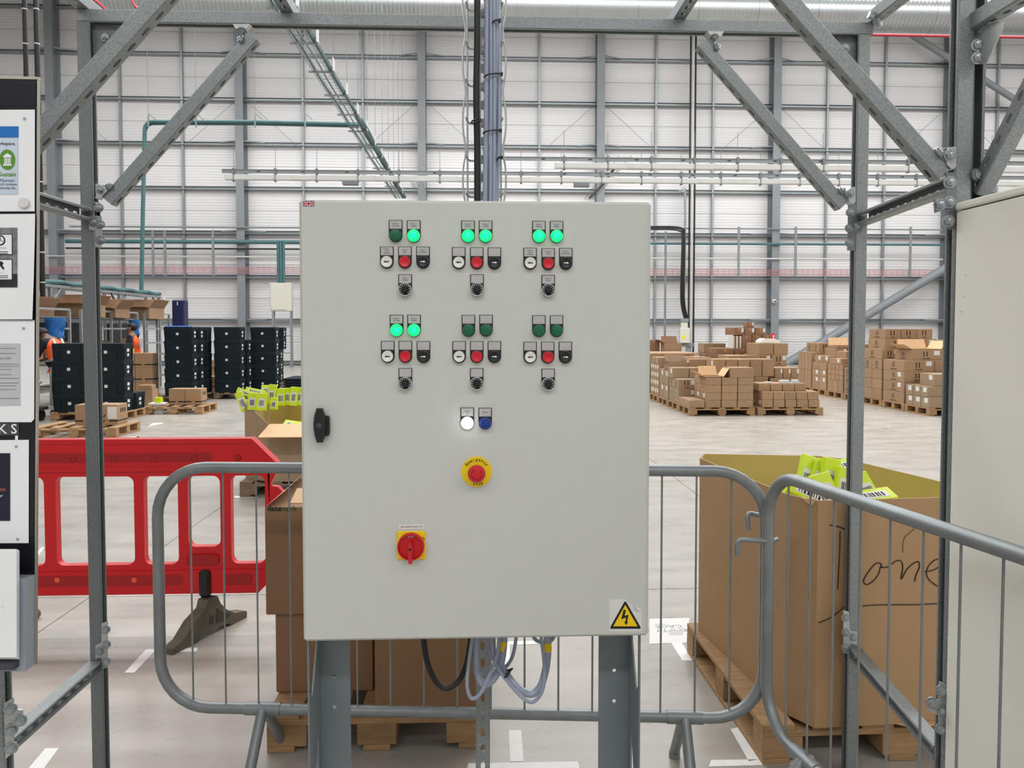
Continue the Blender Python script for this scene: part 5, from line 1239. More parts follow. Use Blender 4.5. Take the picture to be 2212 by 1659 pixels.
z = stack('upper part of ' + W_, AX, rowY[0], [(.135, 3, 2, .30, 1.18, .02, .78, 's'), (.135, 3, 2, .30, 1.18, .02, .78, ''), (.135, 3, 2, .30, 1.18, .02, .78, '')], G1, z=z)
stack('topping the ' + W_, AX, rowY[0], [(.18, 1, 1, .74, 1.18, .02, .45, '')], G1, z=z)
def flap_set(label, x, y, z, sx, sy, h=.16, lean=.09, m=FLAP_LIT, sides='flrb', cat='carton', grp=None):
    """open carton: four walls with raised flaps"""
    t = thing('open_carton', label, cat, (x, y, z), 0, grp)
    q = MB(); th = .004
    q.box((0, 0, 0), (sx, th, h)); q.box((0, sy-th, 0), (sx, sy, h)); q.box((0, th, 0), (th, sy-th, h)); q.box((sx-th, th, 0), (sx, sy-th, h)); q.box((0, 0, 0), (sx, sy, .004))
    q.build('box_body', KRAFT, t, world=False, smooth=0)
    F = {'f': [(0, 0, h), (sx, 0, h), (sx-.01, -lean, h+.02), (.01, -lean, h+.02)], 'b': [(0, sy, h), (sx, sy, h), (sx-.02, sy+lean*.4, h+lean*1.2), (.02, sy+lean*.4, h+lean*1.2)],
         'l': [(0, 0, h), (0, sy, h), (-lean, sy-.01, h+lean*.6), (-lean, .01, h+lean*.6)], 'r': [(sx, 0, h), (sx, sy, h), (sx+lean*.7, sy-.01, h+lean), (sx+lean*.7, .01, h+lean)]}
    for c in sides: MB().prism(F[c], (0, 0, .004)).build('flap', m, t, world=False, smooth=0)
    return t
flap_set('open carton with raised flaps on top of the front left pallet', AX+.28, rowY[0]+.05, z+.001, .36, .4, .02, .14, sides='lbr')
z = stack('on front middle pallet', BX, rowY[0], [(.14, 5, 2, .08, 1.15, .02, .72, 's'), (.145, 5, 2, .08, 1.13, .02, .72, '')], G2)
z = stack('upper part of front middle pallet', BX, rowY[0], [(.14, 4, 1, .06, .95, .14, .60, '')], G2, z=z)
for k, (xa, ww, hh, lb) in enumerate(((.30, .16, .05, 'larger white and blue small box on the front middle pallet'), (.53, .10, .055, 'smaller white and blue small box on the front middle pallet'), (-.0, .14, .02, 'thin flat white pack on the front middle pallet'))):
    o = MB().box((BX+.22+xa, rowY[0]+.25, z), (BX+.22+xa+ww, rowY[0]+.37, z+hh), .003).build('small_box', mat('pale_blue_box', (206, 216, 220), .5), smooth=0); tag(o, lb, 'box')
stack('back edge of front middle pallet', BX, rowY[0], [(.09, 1, 1, .02, .36, .60, .74, 'l')], G2, z=z-.0) if False else None
# left column behind
z = stack('second left pallet', AX, rowY[1], [(.28, 2, 2, .02, .70, .02, .78, 'l'), (.18, 2, 2, .02, .70, .02, .78, 'bl')], G1, KRAFTG)
stack('back of second left pallet', AX, rowY[1], [(.2, 2, 1, .0, .66, .40, .78, 's')], G1, KRAFTG, z=z)
z = stack('third left pallet', AX, rowY[2], [(.29, 3, 2, .02, 1.18, .02, .78, 's'), (.30, 3, 2, .02, 1.18, .02, .78, 's')], G1, KRAFTG)
stack('top of third left pallet', AX, rowY[2], [(.22, 2, 1, .46, 1.15, .05, .5, 's')], G1, z=z)
flap_set('open tall carton with a stiff raised flap on the third left pallet', AX+.06, rowY[2]+.1, z+.001, .42, .4, .15, .12, KRAFTG, 'bl')
z = stack('fourth left pallet', AX, rowY[3], [(.17, 3, 4, .02, 1.18, .02, .78, 's'), (.17, 3, 4, .02, 1.18, .02, .78, 's'), (.17, 3, 4, .02, 1.18, .02, .78, 's'), (.17, 3, 4, .02, 1.18, .02, .78, 's')], G1)
stack('top of fourth left pallet', AX, rowY[3], [(.14, 3, 1, .0, 1.15, .02, .6, 'b')], G1, z=z)
z = stack('fifth left pallet', AX, rowY[4], [(.30, 2, 2, .0, 1.18, .02, .78, 's'), (.30, 2, 2, .0, 1.18, .02, .78, ''), (.28, 2, 2, .0, 1.18, .02, .78, 'bl')], G1)
z = stack('sixth left pallet', AX, rowY[5], [(.30, 2, 2, .0, 1.18, .02, .78, ''), (.30, 2, 2, .0, 1.18, .02, .78, ''), (.28, 2, 2, .0, 1.18, .02, .78, 'bl')], G1)
z = stack('seventh left pallet', AX, rowY[6], [(.30, 2, 2, .0, 1.18, .02, .78, ''), (.30, 2, 2, .0, 1.18, .02, .78, ''), (.25, 2, 2, .0, 1.18, .02, .78, '')], G1)
flap_set('open carton standing on the far left pallets with one flap up', AX+.75, rowY[6]+.05, z+.001, .42, .4, .22, .14, KRAFTD, 'bl')
stack('top right of seventh left pallet', AX, rowY[6], [(.30, 1, 1, .42, .72, .42, .78, ''), ], G1, KRAFTD, z=z)
# middle column behind
z = stack('second middle pallet', BX, rowY[1], [(.24, 3, 2, -.30, .50, .02, .78, ''), (.27, 3, 2, -.30, .50, .02, .78, '')], G2)
stack('tall top boxes of second middle pallet', BX, rowY[1], [(.33, 5, 1, -.55, .62, .02, .55, 's')], G2, z=z)
stack('right part of second middle pallet', BX, rowY[1], [(.25, 3, 2, .52, 1.1, .02, .78, 'l'), (.22, 3, 2, .54, 1.12, .02, .78, ''), (.2, 3, 1, .66, 1.14, .1, .7, 'ls')], G2)
stack('third middle pallet right side', BX, rowY[2], [(.26, 2, 2, .55, 1.2, .02, .78, ''), (.3, 2, 2, .55, 1.2, .02, .78, ''), (.12, 3, 1, .55, 1.2, .02, .78, ''), (.22, 2, 1, .55, 1.2, .02, .78, 'bl'), (.23, 2, 1, .62, 1.22, .02, .78, '')], G2)
z = stack('third middle pallet left side', BX, rowY[2], [(.3, 2, 1, .0, .5, .02, .78, ''), (.3, 2, 1, .0, .5, .02, .78, ''), (.28, 2, 1, .0, .5, .02, .78, '')], G2)
z = stack('fourth middle pallet', BX, rowY[3], [(.34, 3, 1, .0, 1.18, .02, .78, ''), (.34, 3, 1, .0, 1.18, .02, .78, ''), (.33, 3, 1, .0, 1.18, .02, .78, '')], G2, KRAFTD)
z2 = stack('upper tier of fourth middle pallet', BX, rowY[3], [(.28, 3, 1, .58, 1.24, .1, .7, '', KRAFTD), (.16, 3, 1, .40, 1.10, .1, .7, 'l', KRAFTD)], G2, z=z)
stack('very top of the fourth middle pallet', BX, rowY[3], [(.12, 1, 1, .72, .88, .2, .45, 'l', KRAFTD)], G2, z=z2)
for k in range(5):
    o = MB().box((BX+.38+k*.038, rowY[3]+.1, z), (BX+.38+k*.038+.034, rowY[3]+.4, z+.26)).build('white_spine_box', LABEL if k % 2 == 0 else KRAFTD, smooth=0)
    tag(o, 'narrow upright box, %s from left beside the dark cartons on the fourth middle pallet' % ORD[k], 'box', 'narrow upright boxes')
q = MB(); q.prism([(0, 0, 0), (.40, 0, 0), (.38, 0, .05), (.30, 0, .085), (.08, 0, .095), (0, 0, .04)], (0, .3, 0)); o = q.build('crumpled_bag', CREAM, smooth=30); o.location = (BX+.72, rowY[2]+.2, .1445+1.13+.003); tag(o, 'crumpled cream bag lying on the stacked cartons under the fire sign', 'bag')
z = stack('fifth middle pallet', BX, rowY[4], [(.34, 3, 1, -.0, 1.18, .02, .78, ''), (.34, 3, 1, .0, 1.18, .02, .78, ''), (.2, 4, 1, -.0, 1.18, .02, .78, 'l')], G2, KRAFTG)
stack('left top of fifth middle pallet', BX, rowY[4], [(.22, 2, 1, .0, .5, .1, .6, '')], G2, KRAFTG, z=z)
# right block
c0 = aZ(2007, 899); CX = c0.x; cY = [c0.y + .82*k for k in range(7)]
G3 = 'cartons of the right carton row'
for k in range(7): pallet('pallet in the %s place of the right carton row' % rn[k], CX, cY[k], 1.2, .8, group='carton pallets')
z = stack('nearest right pallet', CX, cY[0], [(.19, 4, 3, .0, 1.18, .02, .78, 's'), (.19, 4, 3, .0, 1.18, .06, .78, 's', KRAFTG)], G3, KRAFTG)
stack('top of nearest right pallet', CX, cY[0], [(.22, 2, 1, .16, .95, .12, .6, 's', KRAFTG)], G3, z=z)
z = stack('second right pallet', CX, cY[1], [(.21, 2, 1, .0, 1.18, .02, .78, 'b'), (.2, 2, 1, .0, 1.18, .02, .78, 'bs'), (.2, 2, 1, .0, 1.18, .02, .78, 'bs'), (.21, 2, 1, .0, 1.2, .02, .78, 'bl')], G3)
stack('top of second right pallet', CX, cY[1], [(.20, 1, 1, .18, .80, .1, .7, 'bl')], G3, z=z)
flap_set('open carton with two raised flaps on top of the second right pallet', CX+.2, cY[1]+.12, z+.201, .58, .5, .012, .15, sides='lbr')
z = stack('third right pallet', CX, cY[2], [(.21, 2, 2, .0, 1.18, .02, .78, ''), (.2, 2, 2, .0, 1.18, .02, .78, ''), (.2, 2, 2, .0, 1.18, .02, .78, ''), (.2, 2, 2, .0, 1.18, .02, .78, 'b'), (.21, 2, 1, .0, .72, .02, .78, 'bl')], G3)
z = stack('upper part of third right pallet', CX, cY[2], [(.2, 2, 1, .10, 1.16, .1, .78, 'bl'), (.2, 3, 1, .12, 1.10, .12, .78, 'b')], G3, z=z)
z = stack('fourth right pallet', CX, cY[3], [(.19, 3, 3, .0, 1.18, .02, .78, 'b'), (.19, 3, 3, .0, 1.18, .02, .78, 'b'), (.19, 3, 3, .0, 1.18, .02, .78, 'b')], G3, KRAFTG)
stack('top of fourth right pallet', CX, cY[3], [(.2, 2, 1, .3, 1.1, .2, .75, 'ls'), (.18, 2, 1, .3, 1.1, .2, .75, 'ls'), (.14, 2, 1, .1, .9, .3, .75, '')], G3, z=z)
z = stack('fifth right pallet', CX, cY[4], [(.26, 3, 3, .0, 1.18, .02, .78, 'l'), (.12, 4, 4, .0, 1.18, .02, .78, 'l'), (.12, 4, 4, .0, 1.18, .02, .78, 'l'), (.12, 4, 4, .0, 1.18, .02, .78, 'l')], G3)
stack('top of fifth right pallet', CX, cY[4], [(.14, 3, 1, .0, .9, .1, .7, 'ls'), (.15, 2, 1, .2, 1.1, .3, .78, '')], G3, z=z)
z = stack('sixth right pallet', CX, cY[5], [(.30, 3, 2, .0, 1.18, .02, .78, 's'), (.16, 2, 2, .0, 1.18, .02, .78, 's'), (.16, 3, 2, .0, 1.18, .02, .78, ''), (.17, 2, 2, .06, 1.18, .02, .78, 'ls')], G3)
z = stack('top of sixth right pallet', CX, cY[5], [(.18, 3, 1, .3, 1.15, .2, .78, 'l')], G3, z=z)
flap_set('open carton with a tall pale flap on the sixth right pallet', CX+.34, cY[5]+.2, z+.001, .5, .45, .06, .15, sides='b')
z = stack('seventh right pallet', CX, cY[6], [(.42, 2, 4, .0, 1.18, .02, .78, ''), (.44, 2, 4, .0, 1.18, .02, .78, ''), (.22, 3, 2, .2, 1.18, .05, .78, 'bl')], G3)
# second row behind the right block and the water jugs
for k in (1, 3): pallet('pallet behind the right carton row, %s one' % ('nearer' if k == 1 else 'farther'), CX+1.3, cY[k], 1.2, .8, group='carton pallets')
z = stack('pallet behind the right row, nearer', CX+1.3, cY[1], [(.3, 2, 1, .0, 1.18, .02, .78, ''), (.3, 2, 1, .0, 1.18, .02, .78, ''), (.3, 2, 1, .0, 1.18, .02, .78, ''), (.22, 2, 1, -.1, .8, .02, .7, 'l')], G3)
stack('pallet behind the right row, farther', CX+1.3, cY[3], [(.4, 2, 1, .0, 1.18, .02, .78, ''), (.4, 2, 1, .0, 1.18, .02, .78, ''), (.38, 3, 1, -.2, 1.18, .02, .78, '')], G3)
JUG = mat('clear_jug_plastic', (214, 220, 224), .12, 0, .02, 10, trans=.75)
for k, (px, py) in enumerate(((2022, 743), (2040, 760))):
    p = aY(px, py, cY[1]+.35); p.z = z if k == 0 else z-.0
    x = CX+1.3+.02+.32*k
    t = thing('water_jug', ('left clear water jug with a yellow cap on the right cartons', 'right clear water jug with a yellow cap by the dark post')[k], 'jug', (x+.12, cY[1]+.3, z), 0, 'water jugs')
    MB().lathe([(.02, 0), (.11, .0), (.12, .02), (.12, .20), (.10, .25), (.035, .29), (.03, .31)], (0, 0, .001), (0, 0, 1), 18).build('jug_body', JUG, t, world=False)
    MB().lathe([(.036, .30), (.036, .345), (.03, .35)], (0, 0, 0), (0, 0, 1), 14).build('cap', NEON, t, world=False)
    MB().box((-.06, -.124, .10), (.06, -.118, .17)).build('label', LABEL, t, world=False, smooth=0)
# ================================================================== totes and cartons, far left
def tote_me():
    w, d, h = .59, .39, .292; q = MB()
    a, b = .018, .0
    vs = []
    for (ix, z) in ((a, 0), (.006, h-.05)):
        vs += [V(ix, ix, z), V(w-ix, ix, z), V(w-ix, d-ix, z), V(ix, d-ix, z)]
    q.add(vs, [(0, 1, 2, 3)]+[(i, (i+1) % 4, 4+(i+1) % 4, 4+i) for i in range(4)]+[(4, 5, 6, 7)])
    q.box((-.0, 0, h-.06), (w, d, h-.045), .003); q.box((.004, .004, h-.045), (w-.004, d-.004, h), .003)
    for x in (.03, .12, w-.13, w-.04): q.box((x, -.0, .02), (x+.012, .02, h-.06))
    for y in (.04, d-.06): q.box((w-.02, y, .02), (w, y+.012, h-.06))
    q.box((w-.022, d*.3, h-.12), (w-.001, d*.7, h-.105))
    return q.make('tote', TOTE, 0)
TM = tote_me(); TS = .30
TLF = MB().box((.26, -.0005, .12), (.31, .012, .17)).make('label', LABEL, 0)
TLS = MB().box((.572, .13, .15), (.5905, .21, .20)).box((.572, .15, .07), (.5905, .20, .12)).make('label', LABEL, 0)
TLT = MB().box((.2, -.0005, .19), (.30, .010, .23)).make('label', LABEL, 0)
def totes(where, x, y, n, z=.1445, step=.2925, side=True, first=0):
    for k in range(n):
        o = inst('tote', TM, None, (x+random.uniform(-.004, .004), y+random.uniform(-.004, .004), z+k*step))
        tag(o, 'dark plastic tote, %s from the floor, %s' % (ORD[k+first], where), 'tote', 'stacked dark totes')
        inst('label', TLF, o)
        if side: inst('label', TLS, o)
def left_pallet(label, frx, fry, w=1.2, d=.8, grey=False):
    p = aZ(frx, fry); pallet(label, p.x-w, p.y, w, d, grey=grey, group='left pallets'); return p.x-w, p.y
x, y = left_pallet('pale pallet under the nearest dark tote stacks', 271, 908, 1.25)
totes('left stack of the nearest pallet', x+.03, y+.01, 4); totes('right stack of the nearest pallet', x+.645, y+.01, 4)
totes('behind the right stack of the nearest pallet', x+.66, y+.41, 1); totes('behind the left stack of the nearest pallet', x+.03, y+.41, 4, side=False)
p = aZ(418, 871); pallet('pallet under the tote stack with torn white labels', p.x-.75, p.y, .8, 1.2, group='left pallets', grey=True)
totes('front stack behind the paired cartons', p.x-.6, p.y+.0, 5); totes('second stack behind the paired cartons', p.x-.6, p.y+.41, 5); totes('third stack behind the paired cartons', p.x-.6, p.y+.82, 5, side=False)
p = aZ(527, 862); x, y = p.x-1.2, p.y; pallet('dark pallet under the middle tote stacks', x+.53, y, 1.05, 1.2, group='left pallets', grey=True)
totes('tall stack left of the bulk box packs', p.x-.66, p.y+.02, 5); totes('shorter stack behind the tall middle one', p.x-.62, p.y+.43, 4); totes('rear stack behind the tall middle one', p.x-.1, p.y+.84, 5)
p = aZ(606, 838); pallet('pallet under the farthest tote stacks', p.x-.8, p.y, 1.2, 1.2, group='left pallets', grey=True)
totes('far stack near the wall enclosure', p.x-.60, p.y+.02, 3); totes('upper far stack near the wall enclosure', p.x-.54, p.y+.10, 2, z=.1445+3*.2925, first=3)
p = aZ(612, 850)
for k in range(6):
    o = MB().box((p.x, p.y, k*.062+.01), (p.x+.8, p.y+1.1, k*.062+.055), .006).box((p.x+.04, p.y+.04, k*.062), (p.x+.76, p.y+1.06, k*.062+.01)).build('black_tray', TOTE, smooth=0); tag(o, 'flat black tray, %s from the floor, beside the cabinet edge' % ORD[k], 'tray', 'flat black trays')
# cartons on low pallets
def pair(where, frx, fry, z, sx, sy, h, n, off, m=KRAFT, st='b'):
    p = aZ(frx, fry)
    for k in range(n):
        x = p.x-sx*(n-k)
        t = thing('strapped_carton', '%s carton with dark straps %s' % (('left', 'right', 'third')[k] if n > 1 else 'single', where), 'carton', (x, p.y+off, z), 0, 'strapped cartons')
        MB().box((.003, 0, 0), (sx-.003, sy, h), .005).build('carton_body', m, t, world=False, smooth=0)
        MB().box((.002, -.001, h*.17), (sx-.002, sy+.001, h*.24)).build('strap', BLK, t, world=False, smooth=0)
        MB().box((sx*.4, -.0015, 0), (sx*.6, 0, h)).build('tape', TAPE, t, world=False, smooth=0)
        if k == n-1:
            for j in range(3): MB().box((sx-.002, sy*(.3+.2*j), h*.6), (sx-.0005, sy*(.3+.2*j)+.03, h*.8)).build('printed_mark', INK, t, world=False, smooth=0)
    return t
p = aZ(250.5, 945); pallet('worn low pallet with two cartons just behind the red barrier', p.x-1.2, p.y, 1.2, .8, group='left pallets')
t = pair('on the low pallet behind the red barrier', 248, 941, .1445, .31, .32, .30, 2, .1)
MB().box((.165, -.003, .09), (.30, -.001, .27)).build('address_label', LABEL, t, world=False, smooth=0)
EMB = MB()
EMB.prism([(.06, -.0015, .17), (.10, -.0015, .13), (.14, -.0015, .17), (.125, -.0015, .125), (.10, -.0015, .11), (.075, -.0015, .125)], (0, .001, 0)); EMB.build('printed_emblem', INK, t, world=False, smooth=0)
p = aZ(437, 895); pallet('low wooden pallet with paired cartons in front of the totes', p.x-1.05, p.y, 1.05, .8, group='left pallets')
pair('on the low pallet in front of the totes', 433, 892, .1445, .30, .30, .30, 2, .06)
p = aZ(337, 872); x, y = p.x-.9, p.y
pallet('pallet under the tall taped cartons between the tote stacks', x, y, .86, .8, group='left pallets')
for k in range(3):
    for j in range(2):
        t = thing('strapped_carton', 'strapped carton, %s from the floor, %s of the stack between the totes' % (ORD[k], ('left half', 'right half')[j]), 'carton', (x+.1+.36*j, y+.05, .1445+.305*k), 0, 'strapped cartons')
        MB().box((.003, 0, 0), (.355, .3, .303), .005).build('carton_body', KRAFT, t, world=False, smooth=0)
        MB().box((.002, -.001, .05), (.357, .301, .075)).build('strap', BLK, t, world=False, smooth=0)
        MB().box((.14, -.0015, 0), (.2, 0, .303)).build('tape', TAPE, t, world=False, smooth=0)
o = MB().box((x+.14, y+.1, .1445+.916), (x+.38, y+.22, 1.15), .004).build('neon_bin', NEON, smooth=0); tag(o, 'neon yellow pack lying on the strapped carton stack', 'pack')
p = aZ(315, 882); o = MB().box((p.x-.12, p.y-.05, .38), (p.x+.14, p.y+.15, .46), .004).box((p.x-.14, p.y-.07, 0), (p.x+.16, p.y+.2, .378)).build('carton_with_pack', KRAFT, smooth=0); tag(o, 'low carton standing in front of the strapped carton stack', 'carton')
p = aZ(344, 893); t = thing('pack_on_stand', 'single neon pack on a small white stand between the pallets', 'pack', (p.x, p.y, 0))
MB().box((-.06, -.05, .20), (.05, .05, .30), .004).build('pack', NEON, t, world=False, smooth=0); MB().box((-.16, -.1, .17), (.12, .1, .2)).build('stand_top', WHITEP, t, world=False, smooth=0); MB().box((-.1, -.06, 0), (.06, .06, .17)).build('stand_leg', WHITEP, t, world=False, smooth=0)
for k, (fx_, fy_) in enumerate(((461, 857), (474, 850))):
    p = aZ(fx_, fy_); t = thing('strapped_carton', 'strapped carton half hidden between the two tall tote stacks, %s one' % ('nearer' if k == 0 else 'farther'), 'carton', (p.x-.3, p.y+.3, 0), 0, 'strapped cartons')
    MB().box((0, 0, 0), (.36, .35, .45+.35*k), .005).build('carton_body', KRAFT, t, world=False, smooth=0); MB().box((-.001, -.001, .2), (.361, .351, .225)).build('strap', BLK, t, world=False, smooth=0)
# tall blue case
p = aY(384, 700, 18.9); t = thing('blue_storage_case', 'tall dark blue case standing behind the tote stacks', 'case', (p.x, 18.9, 0))
zt = aY(384, 647, 18.9).z; MB().box((-.14, 0, .0), (.15, .3, zt), .03).build('case_body', NAVY, t, world=False)
MB().box((-.012, -.006, zt-.14), (.012, 0, zt-.06), .004).build('latch', LABEL, t, world=False, smooth=0)
MB().box((-.2, -.25, 1.60), (.35, -.002, 1.64), .01).build('blue_tray', BLUEP, t, world=False, smooth=0)
# ================================================================== packing benches with gantry
GX = aZ(345, 635, 2.52); gx, gy1 = GX.x, GX.y
t = thing('overhead_gantry', 'galvanised gantry carrying a teal cable run above the packing benches', 'gantry', (gx, 18, 0))
g0 = 13.0
for dx in (-.0, -.35): strut(MB(), V(gx+dx, g0, 2.44), V(gx+dx, gy1, 2.44), (0, 0, 1), .06).build('rail', GIRT, t)
pts = [V(gx+.02*math.sin(3*i), g0+(gy1-g0)*i/24, 2.52+.02*math.sin(2.1*i)) for i in range(25)]
MB().tube(pts, .05, 8).build('cable_run', TEAL, t)
MB().tube([q+V(-.12, 0, -.01) for q in pts], .04, 8).build('cable_run', TEAL, t)
for yy in (13.2, 16.0, 19.0, gy1-.05):
    for dx in (0, -.35): MB().box((gx+dx-.03, yy-.03, 0), (gx+dx+.03, yy+.03, 2.42)).build('leg', GIRT, t, smooth=0)
    for s in (-1, 1):
        strut(MB(), V(gx+.0, yy+s*.05, 2.08), V(gx+.0, yy+s*.40, 2.42), (0, s*.7, -.7), .045).build('knee_brace', GIRT, t)
ALP = mat('aluminium_profile', (170, 174, 176), .35, .55, .06, 8)
SHELFM = mat('shelf_board', (120, 118, 114), .6, 0, .1, 6)
def bench(label, y0, y1):
    x0, x1 = gx-.55, gx+.5
    t = thing('packing_bench', label, 'workbench', ((x0+x1)/2, y0, 0))
    for xx in (x0, x1):
        for yy in (y0, (y0+y1)/2, y1): MB().box((xx-.025, yy-.025, 0), (xx+.025, yy+.025, 1.95)).build('upright', ALP, t, smooth=0)
    for nm, z, th, m in (('worktop', .9, .04, SHELFM), ('upper_shelf', 1.78, .03, SHELFM), ('lower_shelf', .35, .03, SHELFM)): MB().box((x0+.03, y0, z), (x1-.03, y1, z+th)).build(nm, m, t, smooth=0)
    for z in (1.2, 1.55, 1.93):
        MB().box((x1-.02, y0, z), (x1+.02, y1, z+.04)).build('cross_rail', ALP, t, smooth=0); MB().box((x0-.02, y0, z), (x0+.02, y1, z+.04)).build('cross_rail', ALP, t, smooth=0)
    MB().box((x0+.1, y0+.1, .94), (x0+.15, y1-.1, 1.7)).build('dark_back_panel', BLK, t, smooth=0)
    return x0, x1
x0, x1 = bench('packing bench with aluminium uprights nearest the notice board', 13.45, 15.75)
bench('packing bench with aluminium uprights between the two workers', 16.2, 18.8)
x2, x3 = bench('packing bench with aluminium uprights behind the second worker', 19.2, 20.7)
bc = [('big open carton with flaps up on the middle bench shelf', gx-.45, 16.3, 1.812, 1.0, .85, .26), ('big open carton with flaps up on the farthest bench shelf', gx-.45, 19.25, 1.812, 1.05, .9, .27), ('low open carton on the middle bench shelf behind the left post', gx-.3, 17.5, 1.812, .9, .7, .2), ('low open carton on the nearest bench shelf', gx-.4, 14.6, 1.812, .8, .8, .14)]
for (lb, x, y, z, sx, sy, h) in bc: flap_set(lb, x, y, z, sx, sy, h, .2, KRAFTD, 'flbr')
for k, (x, y, s_, lb) in enumerate(((x0+.5, 14.9, .32, 'carton standing open on the nearer bench worktop'), (x0+.5, 15.35, .3, 'small carton on the far end of the nearer bench worktop'), (x2+.6, 16.5, .34, 'carton on the near end of the middle bench worktop'), (x2+.6, 18.2, .3, 'carton on the far end of the middle bench worktop'))):
    flap_set(lb, x, y, .941, s_, s_, .28, .12, KRAFT, 'flr')
for k, (px0, px1, Y, lb) in enumerate(((112, 156, 14.9, 'bright blue plastic sack hanging on the nearest packing bench'), (291, 313, 18.6, 'bright blue plastic sack hanging on the middle packing bench'))):
    q = MB(); vs = []; rr = random.Random(k+3); n = 16; c = aY((px0+px1)/2, 700, Y).x-.13; hw = (aY(px1, 700, Y).x-aY(px0, 700, Y).x)/2
    ring = ((1.30, .15), (1.34, .6), (1.42, .9), (1.52, .75), (1.62, .9), (1.72, 1.0), (1.779, 1.0), (1.779, .05))
    for i, (zz, r) in enumerate(ring):
        for j in range(n):
            a = 2*PI*j/n; rad = r*(1+rr.uniform(-.3, .25) if 0 < i < 5 else 1); vs.append(V(c+rad*hw*math.cos(a), Y+.1*rad*math.sin(a), zz+(rr.uniform(-.02, .02) if 0 < i < 5 else 0)))
    m_ = len(ring); q.add(vs, [(i*n+j, i*n+(j+1) % n, (i+1)*n+(j+1) % n, (i+1)*n+j) for i in range(m_-1) for j in range(n)]+[tuple(range(n))[::-1], tuple(range((m_-1)*n, m_*n))])
    tag(q.build('plastic_sack', BLUEP, smooth=50), lb, 'sack')
nb = aY(90, 690, 15.5); tag(MB().box((nb.x-.1, 15.5, 1.811), (nb.x+.08, 15.66, 1.93), .004).build('neon_label_box', NEON, smooth=0), 'small neon yellow box on the nearest bench edge', 'box')
# ================================================================== cart beside the notice board
p = aZ(104, 905)
t = thing('hand_cart', 'dark hand cart with a curved black handle and striped edge by the notice board', 'cart', (p.x-.25, p.y-.6, 0))
MB().box((-.4, -.2, .18), (.32, .5, .24), .01).build('deck', DGREY, t, world=False)
MB().box((-.4, -.24, .62), (.25, .45, .68), .01).build('upper_deck', TRUNK, t, world=False)
MB().tube(smooth_path([(-.3, -.2, .95), (.18, -.2, .95), (.31, -.2, .88), (.34, -.2, .75), (.34, -.2, .24)], 4), .025, 10).build('handle', BLK, t, world=False)
for sx in (-.3, .25):
    for sy in (-.1, .4): MB().lathe([(.09, -.02), (.09, .02)], (sx, sy, .09), (1, 0, 0), 16).build('wheel', BLK, t, world=False)
for k in range(7): MB().box((-.02, -.225, .1+.07*k), (.06, -.205, .1+.07*k+.07)).build('hazard_stripe', YEL if k % 2 else BLK, t, world=False, smooth=0)
MB().box((-.04, -.2, .0), (.08, -.15, .62)).build('front_post', BLK, t, world=False, smooth=0)
o = MB().box((p.x-.62, p.y-.7, .6805), (p.x-.1, p.y-.4, 1.0), .005).box((p.x-.62, p.y-.701, .74), (p.x-.1, p.y-.7, .765)).build('carton', KRAFT, smooth=0); tag(o, 'carton resting on the hand cart behind the notice board', 'carton')
